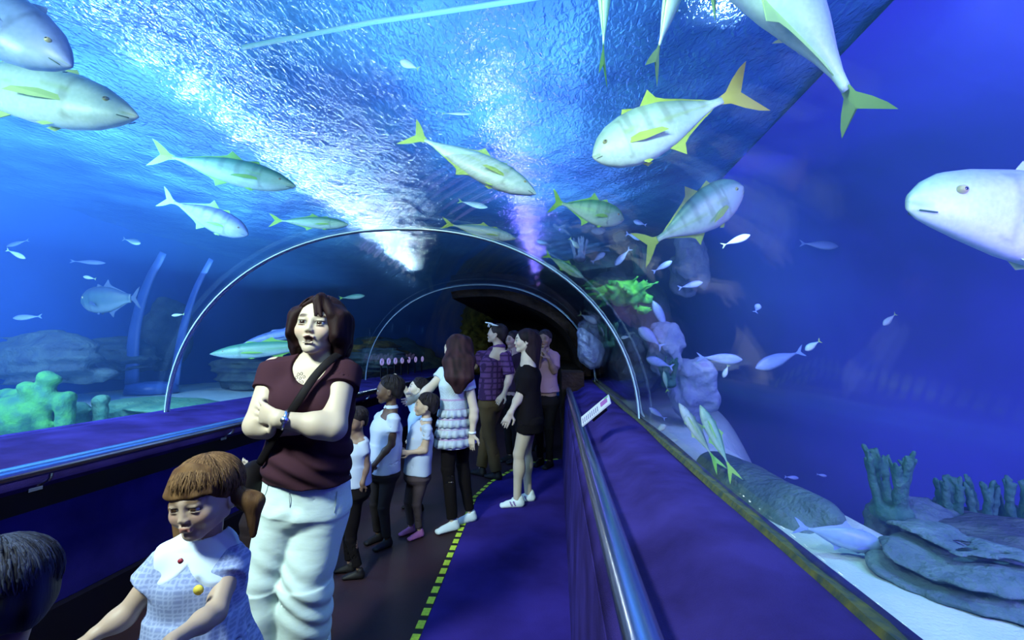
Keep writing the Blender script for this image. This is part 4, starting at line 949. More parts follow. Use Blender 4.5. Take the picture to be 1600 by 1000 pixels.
def figure(label, head, H, face, neck, shl, arms, hips, legs, skin_c=FAIR, sz=1., h=.008, top=None, bottom=None, hair=None, shoes=None,
           tilt=0., roll=0., mouth=0., child=False, hands=((.3, 1), (.3, 1)), bodyface=None, sleeve=.5, hem=None, group='visitors in the tunnel', name='person', chest=(.155, .105), waist=(.13, .095), hipw=(.155, .11), ears=True, eye=True, skirt=None, point=(False, False), neckline=None, palm=None, wr=1.0, seed=1):
    """head: centre; shl: (left, right) shoulders; arms: ((elbow, wrist, finger dir) left, right); hips: (l, r); legs: ((knee, ankle) ...)
       top: (colour, kind) ; bottom: (colour, kind, length); all points in the world"""
    base = A((legs[0][1][0]+legs[1][1][0])/2, (legs[0][1][1]+legs[1][1][1])/2, 0)
    root = empty(name, base, label, 'person', group)
    Rm = frame(face, tilt=tilt, roll=roll); bf = nrm(bodyface if bodyface is not None else A(face[0], face[1], 0)); sd = nrm(np.cross(Zv, bf))
    s = SDF(h); P = head_ops(s, head, Rm, H, child, mouth, ears)
    s.add(cap(neck-Zv*.02*sz, P(0, -.12, .22), .052*sz, .048*sz*(1 if not child else .85)), k=.03*sz)
    shm = (shl[0]+shl[1])/2; hip = (hips[0]+hips[1])/2; wst = shm*.42+hip*.58; cst = shm*.80+hip*.20
    shw = np.linalg.norm(shl[0]-shl[1])/2
    s.add(eseg(neck-Zv*.03*sz, cst, (.075*sz, .06*sz), (chest[0]*sz, chest[1]*sz), sd), k=.04*sz)
    s.add(cap(shl[0], shl[1], .042*sz), k=.05*sz)
    s.add(eseg(cst, wst, (chest[0]*sz, chest[1]*sz), (waist[0]*sz, waist[1]*sz), sd), k=.04*sz)
    s.add(eseg(wst, hip, (waist[0]*sz, waist[1]*sz), (hipw[0]*sz*.95, hipw[1]*sz*.95), sd), k=.04*sz)
    for i in (0, 1):
        e, w, fd = arms[i]; s.add(cap(shl[i], e, .046*sz, .037*sz), k=.03*sz); s.add(cap(e, w, .037*sz, .024*sz), k=.02*sz)
        m = e*.7+w*.3; s.add(ell(m, .037*sz), k=.03*sz)
        pn = palm[i] if palm is not None else -sd*(1 if i == 0 else -1)
        cu, th = hands[i]; hand_ops(s, w, fd, pn, sz*.98, cu, th, point=point[i])
        kn, an = legs[i]; lc = .70 if bottom and bottom[2] > 1 else 1.
        s.add(cap(hips[i]-Zv*.02, kn, .078*sz*lc, .052*sz*lc), k=.03*sz); s.add(cap(kn, an, .050*sz*lc, .034*sz*lc), k=.02*sz)
        s.add(ell(kn*.68+an*.32-bf*.012*sz, (.050*sz*lc, .052*sz*lc, .09*sz)), k=.03*sz)
    V, Q = s.mesh()
    C = tint(V, skin_c, face_tints(P, Rm, H, skin_c, brow=(.20, .12, .07) if child and skin_c[0] > .4 else (.06, .03, .02), lips=(skin_c[0]*.8, skin_c[1]*.45, skin_c[2]*.45), open_=mouth))
    mobj('body', V, Q, M['skin'], root, cols=C)
    if eye: eyes(P, Rm, H, root)
    # top
    if top:
        c, kind = top[:2]; s = SDF(h); g = .014*sz; f_ = 1.0
        s.add(eseg(shm+Zv*.035*sz, cst, (.085*sz, .062*sz), (chest[0]*sz+g, chest[1]*sz+g), sd), k=.01)
        s.add(cap(shl[0]+Zv*.004, shl[1]+Zv*.004, .052*sz), k=.05*sz)
        hz = hem if hem is not None else hip[2]-.02
        ws = (waist[0]*sz+g, waist[1]*sz+g)
        s.add(eseg(cst, wst, (chest[0]*sz+g, chest[1]*sz+g), (ws[0], ws[1]), sd), k=.03*sz)
        bt = A(hip[0], hip[1], hz); fl = skirt or 1.08
        s.add(eseg(wst+Zv*.03, bt, ws, (hipw[0]*sz*fl+g, hipw[1]*sz*fl+g), sd, flat=True), k=.03*sz)
        for i in (0, 1):
            e = arms[i][0]; e2 = shl[i]+(e-shl[i])*sleeve; ax_ = nrm(e-shl[i]); fr_ = np.cross(ax_, bf)
            if sleeve <= 1: s.add(eseg(shl[i], e2, (.058*sz, .056*sz), (.064*sz, .060*sz), fr_, flat=True), k=.03*sz)
            else:
                w_ = arms[i][1]; s.add(cap(shl[i], e, .058*sz, .048*sz), k=.03*sz); s.add(eseg(e, e+(w_-e)*(sleeve-1), (.048*sz, .046*sz), (.040*sz, .038*sz), bf, flat=True), k=.02*sz)
        if neckline is not None: s.sub(ell(*neckline), k=.008)
        else: s.sub(cap(neck-Zv*.012*sz+bf*.01, neck+Zv*.12*sz, .058*sz, .075*sz), k=.006)
        s.disp(wrinkles(seed, .0045*sz)); V, Q = s.mesh()
        C = np.tile(np.array(c, float), (len(V), 1))
        if kind == 'plaid':
            a = (V-root_pos(root))@sd; z_ = V[:, 2]
            st = np.maximum((np.sin(a*2*math.pi/.055) > .55), (np.sin(z_*2*math.pi/.06) > .6)); C[st] = np.array(top[2])
        if kind == 'tiers':
            z_ = V[:, 2]; ph = (z_-hz)/.075
            lace = (np.sin(V[:, 0]*420)*np.sin(V[:, 1]*420+V[:, 2]*380) > .25)
            C[lace & (z_ < shm[2]-.10)] *= .80
            C[(ph-np.floor(ph) > .86) & (z_ < wst[2]+.06)] = np.array(top[2])
        mobj('shirt' if kind != 'tiers' else 'tunic', V, Q, M['cloth'], root, cols=C)
        if kind in ('polo', 'plaid'):
            # collar, placket, crest
            s = SDF(h*.8)
            cp = neck+Zv*.004*sz
            s.add(eseg(cp-Zv*.016*sz, cp+Zv*.018*sz, (.080*sz, .076*sz), (.064*sz, .062*sz), sd, flat=True), k=.004)
            s.sub(cap(cp-Zv*.05, cp+Zv*.06, .056*sz), k=.004); s.sub(cap(cp+bf*.05*sz-Zv*.03, cp+bf*.13*sz+Zv*.02, .012*sz, .035*sz), k=.004)
            V, Q = s.mesh(); mobj('collar', V, Q, M['cloth'], root, cols=np.tile(np.array(c)*1.05, (len(V), 1)))
            q = cst+sd*.055*sz*(1)+bf*(chest[1]*sz+g+.002)*.93
            if kind == 'polo': mobj('crest', *disc(q, bf*.9+sd*.35, .016*sz, 10), M['crest'], root)
        if kind == 'tiers':
            for j in range(4):
                z0 = hz+.075*j+.012; k_ = (z0-hz)/(wst[2]+.03-hz); a_ = (hipw[0]*sz*fl+g)*(1-k_)+ws[0]*k_+.010; b_ = (hipw[1]*sz*fl+g)*(1-k_)+ws[1]*k_+.010
                V = []; ns = 72; cc = bt*(1-k_)+(wst+Zv*.03)*k_
                for dz, ou in ((.055, -.004), (.03, .001), (0, .006), (0, .003), (.03, -.003)):
                    for i in range(ns):
                        t = 2*math.pi*i/ns; rf = 1+.045*math.sin(t*17+j*2)*(1 if dz < .05 else 0)
                        V.append(A(cc[0], cc[1], z0+dz)+(sd*math.cos(t)*(a_+ou)+bf*math.sin(t)*(b_+ou))*rf)
                Fc = [(r*ns+i, r*ns+(i+1) % ns, (r+1)*ns+(i+1) % ns, (r+1)*ns+i) for r in range(4) for i in range(ns)]
                cc2 = np.tile(np.array(c)*.95, (len(V), 1)); cc2[(np.arange(len(V)) % 5 == 0)] *= .8; mobj('ruffle', V, Fc, M['cloth'], root, cols=cc2)
    if bottom:
        c, kind, ln = bottom; s = SDF(h); g = .016*sz
        up_ = hip+Zv*.07*sz
        s.add(eseg(up_, hip-Zv*.03*sz, (waist[0]*sz+g*.6, waist[1]*sz+g*.6), (hipw[0]*sz+g, hipw[1]*sz+g), sd, flat=True), k=.02)
        s.add(ell(hip-Zv*.04*sz, A(hipw[0]*sz+g*.8, hipw[1]*sz+g*.8, .09*sz), np.stack([sd, bf, Zv], 1)), k=.03*sz)
        for i in (0, 1):
            kn, an = legs[i]; lt, lk, la = (.092*sz, .070*sz, .062*sz) if kind != 'slim' else (.084*sz, .057*sz, .044*sz)
            if ln > 1:
                s.add(cap(hips[i]-Zv*.03, kn, lt, lk), k=.02*sz); s.add(eseg(kn, kn+(an-kn)*(ln-1), (lk, lk), (la, la), sd, flat=True), k=.02*sz)
            else: s.add(eseg(hips[i]-Zv*.03, hips[i]+(kn-hips[i])*ln, (lt, lt), (lk*1.1, lk*1.1), sd, flat=True), k=.02*sz)
        if kind == 'skirt':
            s.add(eseg(hip, A(hip[0], hip[1], legs[0][0][2]+.19*sz), (hipw[0]*sz+g, hipw[1]*sz+g), (.17*sz, .13*sz), sd, flat=True), k=.03)
        s.disp(wrinkles(seed+3, .006*sz)); V, Q = s.mesh()
        mobj('trousers' if kind != 'skirt' else 'skirt', V, Q, M['cloth'], root, cols=np.tile(np.array(c, float), (len(V), 1)))
    if shoes:
        for i in (0, 1): shoe(root, legs[i][1], shoes[2] if len(shoes) > 2 else bf, sz, shoes[0], shoes[1], stripe=shoes[3] if len(shoes) > 3 else None)
    return root, P, Rm, s
def root_pos(o): return np.array(o.location)
def disc(c, n_, r, ns=16, th=.002):
    n_ = nrm(n_); a = nrm(np.cross(n_, Zv)); b_ = np.cross(a, n_); V = []
    for d in (0, th): V += [c+n_*d+a*r*math.cos(2*math.pi*i/ns)+b_*r*math.sin(2*math.pi*i/ns) for i in range(ns)]
    return V, [tuple(range(ns)), tuple(reversed(range(ns, 2*ns)))]+[(i, ns+i, ns+(i+1) % ns, (i+1) % ns) for i in range(ns)]
M['crest'] = mat('yellow_crest', (.75, .60, .08), .7)
def drape(root, pts, rad, c, seed, h, name='hair', hi=None, amp=.006):
    """long hair: chain of flattened segments; rad = (width, depth) per point with the side vector"""
    s = SDF(h)
    for i in range(len(pts)-1): s.add(eseg(pts[i], pts[i+1], rad[i][:2], rad[i+1][:2], rad[i][2]), k=.03)
    s.disp(strands(seed, amp, None)); V, Q = s.mesh()
    return mobj(name, V, Q, M['hair'], root, cols=hair_cols(V, c, hi or tuple(v*2+.01 for v in c), seed))

def hair_strands(root, P, Rm, H, seed, n, limit, cols, r=.0011, drop=None, R=(.41, .48, .405), top=(0, -.05), parent=None, c0=(0, -.08, .67)):
    """fine locks combed from the crown; limit(azimuth) = how far down each one runs (degrees from the crown)"""
    rr = np.random.default_rng(seed); V = []; Fc = []; C = []; T = math.radians
    for i in range(n):
        az = rr.uniform(-180, 180); lim = limit(az)*rr.uniform(.86, 1.03); m = 9; path = []; wob = rr.uniform(-4, 4); ph0 = rr.uniform(0, 30)
        for k in range(m):
            ph = T(ph0+(lim-ph0)*k/(m-1)); a = T(az+wob*math.sin(k*.9)); rad = 1.0+rr.uniform(-.006, .012)
            path.append(P(c0[0]+R[0]*math.sin(ph)*math.sin(a)*rad, c0[1]+R[1]*math.sin(ph)*math.cos(a)*rad, c0[2]+R[2]*math.cos(ph)*rad))
        if drop is not None:
            dz = drop(az)*rr.uniform(.85, 1.05)
            if dz > 0:
                e = path[-1]; o = nrm(e-P(0, -.05, .4))
                for k in range(1, 5): path.append(e-Zv*dz*H*k/4+o*(.03*math.sin(k*1.1)-.012*k)*H)
        path = np.array(path); m = len(path); tg = np.gradient(path, axis=0); ctr = P(0, -.05, .5)
        c1 = np.array(cols[0])+(np.array(cols[1])-np.array(cols[0]))*rr.random()
        for k in range(m):
            t = nrm(tg[k]); o = nrm(path[k]-ctr); s_ = nrm(np.cross(t, o)); w_ = r*(1.6 if k < m-2 else .7 if k < m-1 else .2)*(.6+.4*min(k, 2)/2)
            V += [path[k]-s_*w_*1.6, path[k]+o*w_, path[k]+s_*w_*1.6, path[k]-o*w_]; C += [c1*(.8+.2*(k % 2))]*4
        b = len(V)-4*m
        for k in range(m-1):
            for q in range(4): Fc.append((b+4*k+q, b+4*k+(q+1) % 4, b+4*k+4+(q+1) % 4, b+4*k+4+q))
    o = mobj('hair_locks', V, np.array(Fc), M['hair'], root, cols=np.array(C)); o['kind'] = 'stuff'; return o
# ------------------------------------------------------------------ the woman with folded arms
zc = 1.80
def K(x, y, d=0.): return U(x, y, zc+d)
bf = nrm(-_f*A(1, 1, 0)+.06*_r); sd = nrm(np.cross(Zv, bf))          # she faces us, turned a little to the picture's left
Hh = .235; face = nrm(A(*(-_f+.04*_r)[:2], 0)); hc = K(499, 511, .0); tilt = .18
Rm = frame(face, tilt=tilt, roll=-.06)
skin_w = (.50, .40, .32)
root = empty('person', A(*K(455, 1100, .0)[:2], 0), 'woman with dark bob in brown t-shirt and white trousers, arms folded', 'person', 'visitors in the tunnel')
h = .0037; s = SDF(h); P = head_ops(s, hc, Rm, Hh, False, 1.25, False)
neck = K(503, 563, .03)
s.add(cap(neck, P(0, -.13, .22), .056, .054), k=.03)
shL, shR = K(535, 583, .0), K(432, 581, -.03)
chest_c = K(484, 625, .0); waist_c = K(484, 700, .01); hip_c = K(478, 770, .02)
s.add(eseg(neck-Zv*.02, chest_c, (.085, .062), (.155, .105), sd), k=.05); s.add(cap(shL, shR, .048), k=.05)
s.add(eseg(chest_c, waist_c, (.155, .105), (.145, .105), sd), k=.04); s.add(eseg(waist_c, hip_c, (.145, .105), (.16, .115), sd), k=.04)
# her left arm lies over: shoulder, elbow, wrist on the other upper arm
eL, wL = K(521, 668, -.15), K(436, 655, -.215); eR, wR = K(402, 664, -.13), K(468, 668, -.10)
s.add(cap(shL, eL, .053, .044), k=.03); s.add(cap(eL, wL, .046, .027), k=.02); s.add(ell(eL*.7+wL*.3, .045), k=.03)
hand_ops(s, wL, K(398, 640, -.165)-wL, _f*1.+_r*.25, 1.0, .35, 1)
s.add(cap(shR, eR, .054, .045), k=.03); s.add(cap(eR, wR, .044, .028), k=.02); s.add(ell(eR*.7+wR*.3, .043), k=.03)
hand_ops(s, wR, K(496, 618, -.135)-wR, _f*.9-_r*.4, .95, .30, -1)
hipL, hipR = K(505, 800, .03), K(448, 800, .01); knL, knR = K(482, 930, .0), K(412, 930, -.02); anL, anR = K(474, 1078, .04), K(408, 1078, .0)
anL[2] = anR[2] = .07
for a_, b_, c_ in ((hipL, knL, anL), (hipR, knR, anR)): s.add(cap(a_, b_, .085, .058), k=.03); s.add(cap(b_, c_, .055, .036), k=.02)
V, Q = s.mesh(); mobj('body', V, Q, M['skin'], root, cols=tint(V, skin_w, face_tints(P, Rm, Hh, skin_w, lips=(.38, .12, .12), open_=1.25)))
eyes(P, Rm, Hh, root, (.025, .012, .008))
# teeth
t = MB(); t.tube([P(x, .335-.9*x*x, .262) for x in np.linspace(-.05, .05, 7)], .0035, 8); t.build('teeth', mat('teeth', (.7, .7, .66), .3), root, smooth=True)
# t-shirt with a deep round neckline
s = SDF(h); g = .013
s.add(eseg(neck-Zv*.015, chest_c, (.095, .066), (.168, .118), sd), k=.05); s.add(cap(shL, shR, .060), k=.05)
s.add(ell(K(503, 628, -.085), (.062, .058, .065)), ell(K(452, 628, -.105), (.070, .060, .07)), k=.05)
s.add(eseg(chest_c, waist_c, (.168, .118), (.160, .122), sd), k=.05)
s.add(eseg(waist_c+Zv*.02, K(480, 750, .0), (.160, .122), (.172, .132), sd, flat=True), k=.03)
s.add(ell(K(468, 728, -.06), (.12, .08, .06)), k=.05)
for sh, el_, r1, r2 in ((shL, eL, .068, .072), (shR, eR, .062, .064)):
    d_ = nrm(el_-sh); s.add(eseg(sh-d_*.01, sh+d_*(.075 if sh is shR else .07), (r1, r1), (r2, r2), np.cross(d_, bf), flat=True), k=.03)
nf = bf
nc_ = K(477, 566, -.10); s.sub(eseg(nc_-_f*.12, nc_+_f*.085, (.070, .088), (.066, .084), _r), k=.006); s.sub(cap(neck-Zv*.005, neck+Zv*.12+bf*.02, .068, .09), k=.01)
wf = wrinkles(21, .004, 12, 30); s.disp(wf)
def diag(X, Y, Z): return .006*np.exp(-((Z-(waist_c[2]-.05))/.09)**2)*np.sin((Z*1.2+.5*X)*75+2*np.sin(X*14))
s.disp(diag); V, Q = s.mesh(); mobj('t_shirt', V, Q, M['cloth'], root, cols=np.tile((.038, .013, .023), (len(V), 1)))
# loose white trousers
s = SDF(h)
wz = K(480, 742, .0)
s.add(eseg(K(482, 736, .0), hip_c-Zv*.03, (.160, .118), (.176, .130), sd, flat=True), k=.02)
s.add(ell(hip_c-Zv*.05, A(.172, .130, .10), np.stack([sd, bf, Zv], 1)), k=.03)
knL2, knR2 = K(478, 905, -.01), K(411, 915, -.02)
s.add(cap(K(503, 800, .02), knL2, .108, .096), cap(K(447, 800, .0), knR2, .098, .078), k=.015)
s.add(eseg(knL2, A(anL[0], anL[1], .03), (.098, .095), (.100, .10), sd, flat=True), eseg(knR2, A(anR[0], anR[1], .03), (.079, .082), (.092, .092), sd, flat=True), k=.02)
def crease(p, q, r, dp, sg=1):
    s.sub(cap(p-_f*.018, q-_f*.018, r*.8, r*1.5), k=dp*1.6)
fr = -.118
for (x0, y0, x1, y1, sg) in ((452, 745, 455, 792, -1), (438, 772, 462, 792, 1), (436, 788, 415, 800, 1), (460, 800, 510, 806, 1), (452, 812, 430, 822, -1), (505, 800, 500, 845, -1),
                             (447, 905, 515, 862, 1), (440, 928, 500, 900, -1), (410, 935, 440, 925, 1), (395, 920, 425, 930, -1), (430, 955, 500, 968, 1), (435, 975, 495, 985, -1), (478, 770, 530, 765, -1), (515, 770, 512, 830, -1),
                             (470, 850, 512, 832, -1), (395, 860, 425, 872, 1), (385, 945, 420, 960, 1), (385, 975, 415, 985, -1)):
    crease(K(x0, y0, fr), K(x1, y1, fr), .010, .02, sg)
w1 = wrinkles(33, .0034, 10, 30, (.6, .6, 1.)); s.disp(w1)
def kneef(X, Y, Z): return .005*np.exp(-((Z-knR2[2]+.05)/.16)**2)*np.sin((Z+.45*X)*58+2.5*np.sin(X*17+Z*9))
s.disp(kneef); V, Q = s.mesh(); mobj('trousers', V, Q, M['creased'], root, cols=np.tile((.66, .80, .80), (len(V), 1)))
# fly, pocket seams and side seam
M['seam'] = mat('trouser_seam', (.36, .44, .50), .9)
for pts in ([(531, 748), (528, 770), (524, 800)], [(420, 750), (414, 772), (405, 782)], [(453, 748), (452, 770), (455, 792)]):
    q = []
    for x, y in pts:
        o = CAM; d = ray(x, y); best = None
        k_ = (V-CAM)@_f; u_ = 800+FPX*((V-CAM)@_r)/k_; v_ = 500-FPX*((V-CAM)@_u)/k_
        i_ = np.argsort((u_-x)**2+(v_-y)**2)[:12]; q.append(V[i_[np.argmin(k_[i_])]]-_f*.001)
    t = MB(); t.tube(bez(q, 5), .0014, 6); t.build('seam', M['seam'], root, smooth=True)
for an in (anL, anR): shoe(root, an, bf, 1.0, (.05, .04, .05), (.02, .02, .02))
# bob hair
s = SDF(.0042)
s.add(ell(P(0, -.10, .67), A(.395, .46, .385)*Hh, Rm), k=.01)
for sx, x0, x1, y1, w_ in ((1, 527, 535, 539, .040), (-1, 470, 466, 533, .034)):
    a0 = P(sx*.33, -.05, .62); a1 = P(sx*.37, -.04, .32); a2 = K(x1, y1-8, .02 if sx > 0 else -.03)
    s.add(eseg(a0, a1, (.05, .085), (w_*.9, .085), sd), k=.03); s.add(eseg(a1, a2, (w_*.9, .085), (w_*.75, .05), sd), k=.02)
s.add(eseg(P(0, -.35, .6), P(0, -.34, .12), (.10, .06), (.11, .05), sd), k=.04)
s.sub(ell(P(-.045, .48, .36), A(.285, .50, .50)*Hh, Rm), k=.02)
s.add(cap(P(.08, .27, .94), P(.27, .29, .66), .018, .012), cap(P(.02, .27, .95), P(-.20, .28, .80), .014, .008), cap(P(.0, .385, .86), P(.07, .40, .60), .006, .003), cap(P(.05, .36, .92), P(.15, .375, .60), .010, .004), k=.012)
s.add(cap(K(540, 535, .02), K(548, 541, .03), .014, .006), cap(K(462, 530, -.02), K(453, 541, -.02), .014, .005), k=.015)
s.disp(strands(3, .0045, None)); V, Q = s.mesh(); mobj('hair', V, Q, M['hair'], root, cols=hair_cols(V, (.006, .002, .004), (.024, .009, .010), 3))
hair_strands(root, P, Rm, Hh, 73, 620, lambda a: 50 if abs(a+6) < 34 else 72 if abs(a) < 52 else 92, ((.006, .002, .004), (.045, .018, .020)), r=.0011, R=(.41, .475, .405), drop=lambda a: 0 if abs(a) < 50 else .40 if a > 0 else .40, c0=(0, -.10, .665))
# bag strap across her chest, bag at her hip, wrist watch, pendant
pts = [K(536, 549, .0), K(515, 564, -.085), K(492, 588, -.125), K(470, 620, -.165), K(447, 655, -.16), K(425, 690, -.14), K(405, 725, -.10)]
t = MB(); t.tube(bez(pts, 6), .0045, 10, sx=3.4, up=tuple(-bf)); t.build('bag_strap', M['leather'], root, smooth=True)
b = SDF(.007); bc = K(393, 762, -.02); b.add(ell(bc, A(.055, .10, .085), np.stack([sd, bf, Zv], 1)), ell(bc+Zv*.03, A(.05, .09, .07), np.stack([sd, bf, Zv], 1)), k=.03); b.disp(wrinkles(5, .004)); V, Q = b.mesh()
bag = mobj('handbag', V, Q, M['leather'], root)
wc = wL+(eL-wL)*.10; wa = nrm(eL-wL)
V = []; Fc = []; ns, nt_ = 28, 6; e1 = nrm(np.cross(wa, Zv)); e2 = np.cross(wa, e1)
for a_ in range(ns):
    for b_ in range(nt_):
        u, v = 2*math.pi*a_/ns, 2*math.pi*b_/nt_; rr = .0335+.0028*math.cos(v); V.append(wc+e1*rr*math.cos(u)+e2*rr*math.sin(u)+wa*.0065*math.sin(v)); Fc.append((a_*nt_+b_, ((a_+1) % ns)*nt_+b_, ((a_+1) % ns)*nt_+(b_+1) % nt_, a_*nt_+(b_+1) % nt_))
wt = mobj('wrist_watch', V, Fc, M['metal'], root); fcn = nrm(-_f+Zv*.3-wa*.0); fcn = nrm(fcn-(fcn@wa)*wa)
mobj('watch_face', *disc(wc+fcn*.031, fcn, .013, 20, .006), M['metal'], wt)
t = MB(); 
for (x, y) in ((466, 585), (471, 584), (463, 590), (469, 591), (475, 589), (467, 597), (472, 597)):
    c_ = K(x, y, -.118); q = [c_+A(.0045*math.cos(a), 0, .0055*math.sin(a)) for a in np.linspace(0, 2*math.pi, 9)]; t.tube(q, .0010, 5)
t.build('pendant', M['leather'], root, smooth=True)
# ------------------------------------------------------------------ everybody else
def dirs(az):
    """unit direction on the floor: az = 0 away from the camera, 90 to the picture's right, 180 to the camera, -90 left"""
    a = math.radians(az); f = nrm(A(_f[0], _f[1], 0)); return f*math.cos(a)+_r*math.sin(a)
def stand(zc, hip, feet, knee_h, ank_h, fwd, sep, step=0.):
    """hips and legs from the pixel of the hip middle; feet = x pixels of the (left, right) ankles"""
    sdv = nrm(np.cross(Zv, fwd)); hm = U(*hip, zc); out = []; hs = (hm+sdv*sep, hm-sdv*sep)
    for i, (fx, fd) in enumerate(feet):
        an = atZ(fx, 0, 0) if False else U(fx, hip[1], zc+fd); an = A(an[0], an[1], ank_h); hp = hs[i]
        kn = (hp+an)/2; kn = A(kn[0], kn[1], knee_h)+fwd*.03; out.append((kn, an))
    return hs, out
WHITE = (.44, .50, .66); BLACK = (.006, .004, .006); GREYT = (.05, .035, .035)
# schoolgirl in front
zc = 1.18; K = lambda x, y, d=0.: U(x, y, zc+d)
fw = dirs(172); fa = dirs(180-12)
fwb = nrm(-_f*1.+_r*.10); fwb = nrm(A(fwb[0], fwb[1], 0)); face = nrm(-_f-_r*.08); face = nrm(A(face[0], face[1], 0)); sdv = nrm(np.cross(Zv, fwb))
gsk = (.46, .33, .26); DRESS = (.24, .30, .56)
hipm = K(312, 1056, .02); hs = (hipm+sdv*.055, hipm-sdv*.055)
legs_ = tuple((A(p[0], p[1], .30)+fwb*.02, A(p[0], p[1], .06)) for p in hs)
root, P, Rm, _ = figure('schoolgirl in pale blue dress with collar and light brown fringe, arms out', K(320, 779, .0), .188, face, K(322, 848, .03), (K(364, 868, .04), K(262, 876, -.01)),
    ((K(336, 958, -.08), K(268, 1002, -.20), nrm(K(225, 1030, -.22)-K(268, 1002, -.20))), (K(196, 962, -.06), K(150, 990, -.10), nrm(K(118, 1010, -.12)-K(150, 990, -.10)))), hs, legs_,
    skin_c=gsk, sz=.66, h=.0037, top=None, tilt=-.06, roll=.08, child=True, bodyface=fwb, palm=(Zv*-1., Zv*-1.), hands=((.2, 1), (.2, -1)), chest=(.155, .125), waist=(.15, .12), hipw=(.16, .13), group='children of the school party', shoes=(BLACK, BLACK))
s = SDF(.0044); nk = K(322, 848, .03); ch = K(314, 905, .01); ws = K(310, 955, .01)
s.add(eseg(nk-Zv*.01, ch, (.062, .050), (.104, .084), sdv), k=.03); s.add(cap(K(360, 866, .04), K(264, 874, -.01), .036), k=.03)
s.add(eseg(ch, ws, (.104, .084), (.110, .092), sdv), k=.03); s.add(eseg(ws, A(ws[0], ws[1], .36), (.110, .092), (.23, .20), sdv, flat=True), k=.03)
for a_, b_ in ((K(364, 868, .04), K(336, 958, -.08)), (K(262, 876, -.01), K(196, 962, -.06))):
    d_ = nrm(b_-a_); L3 = .095 if a_[0] > b_[0]+.0 and b_ is not None and (a_-b_)@_r < .06 else .062; s.add(eseg(a_, a_+d_*L3, (.042, .038), (.050, .044), np.cross(d_, fwb), flat=True), k=.02)
s.sub(cap(nk, nk+Zv*.1, .046, .06), k=.008); s.disp(wrinkles(61, .0035, 25, 60))
ctr = A(hipm[0], hipm[1], 0)
def pleat(X, Y, Z):
    t = np.arctan2(Y-ctr[1], X-ctr[0]); return .008*np.sin(t*18)*np.clip((ws[2]+.02-Z)/.2, 0, 1)
s.disp(pleat); V, Q = s.mesh()
C = np.tile(np.array(DRESS), (len(V), 1)); a = (V-ctr)@sdv; C[(np.sin(a*2*math.pi/.011) > .6) | (np.sin(V[:, 2]*2*math.pi/.011) > .6)] = (.38, .46, .74)
mobj('dress', V, Q, M['cloth'], root, cols=C)
# round flat collar lying on the shoulders of the dress, open at the front
s = SDF(.0036); cp = nk+Zv*.002
s.add(eseg(nk-Zv*.01, ch, (.074, .062), (.117, .098), sdv), k=.03); s.add(cap(K(360, 866, .04), K(264, 874, -.01), .045), k=.03)
def lobes_(X, Y, Z):
    d = []
    for sg in (-1, 1):
        c_ = nk+sdv*.040*sg+fwb*.036; d.append(np.sqrt((X-c_[0])**2+(Y-c_[1])**2)-.056)
    return np.minimum(*d)
s.inter(lobes_); s.inter(lambda X, Y, Z: (nk[2]-.080)-Z+0*X+0*Y)
s.sub(cap(cp-Zv*.06, cp+Zv*.06, .047), k=.004); s.disp(wrinkles(64, .0015, 20, 40)); V, Q = s.mesh(); mobj('collar', V, Q, M['cloth'], root, cols=np.tile((.66, .76, .92), (len(V), 1)))
M['red'] = mat('red_button', (.35, .03, .06), .5)
bx = ch+fwb*.088
mobj('button', *disc(K(283, 876, -.085), -_f, .006, 12, .004), M['red'], root)
mobj('crest', *disc(K(311, 921, -.085), -_f, .012, 12, .004), M['crest'], root)
# her hair: crown, straight fringe, two bunches
s = SDF(.0042); H = .188
s.add(ell(P(0, -.07, .68), A(.40, .47, .39)*H, Rm), k=.01); s.add(ell(P(0, -.22, .50), A(.35, .32, .36)*H, Rm), k=.02)
s.sub(ell(P(0, .50, .30), A(.44, .50, .40)*H, Rm), k=.02); s.sub(ell(P(0, .0, .08), A(.6, .6, .22)*H, Rm), k=.02)
for i in range(13):
    x = (i-6)*.048; s.add(cap(P(x*.8, .22-abs(x)*.2, 1.0-abs(x)*.3), P(x*1.12, .385-x*x*1.3, .66), .030*H*1.6, .016*H*1.6), k=.012)
for sg in (-1, 1):
    o = P(sg*.36, -.16, .46); m_ = o+Rm@A(sg*.20, -.06, -.12)*H; e_ = o+Rm@A(sg*.20, .02, -.55 if sg > 0 else -.85)*H; s.add(eseg(o, m_, (.022, .024), (.026, .024), sdv), eseg(m_, e_, (.026, .024), (.008, .008), sdv), k=.015)
s.disp(strands(12, .0030, None)); V, Q = s.mesh(); mobj('hair', V, Q, M['hair'], root, cols=hair_cols(V, (.055, .024, .012), (.20, .105, .045), 12))
hair_strands(root, P, Rm, H, 71, 520, lambda a: 84 if abs(a) < 62 else 104 if abs(a) < 100 else 116, ((.045, .020, .010), (.24, .13, .06)), r=.0011, R=(.425, .515, .425))
# boy whose dark head enters at the bottom left
zc = .80; fw = dirs(-72); hs, lg = stand(zc, (5, 1320), ((-2, 0), (12, 0)), .30, .06, fw, .055)
sdv = nrm(np.cross(Zv, fw)); nk = U(-20, 1062, zc)
root, P, Rm, _ = figure('dark haired child at the bottom left corner, back of head to us', U(0, 935, zc), .185, fw, nk, (nk+sdv*.10-Zv*.04, nk-sdv*.10-Zv*.04),
    tuple((nk+g_*sdv*.14-Zv*.20, nk+g_*sdv*.13-Zv*.36+fw*.10, fw-Zv) for g_ in (1, -1)), hs, lg, skin_c=(.25, .16, .12), sz=.68, h=.005, top=(WHITE, 'polo'), bottom=(BLACK, 'slim', 1.9), child=True, shoes=(BLACK, BLACK), group='children of the school party', seed=4, tilt=-.25)
hair_short(root, P, Rm, .185, (.006, .005, .010), 5, .004, hi=(.03, .035, .07), vol=.0, amp=.03)
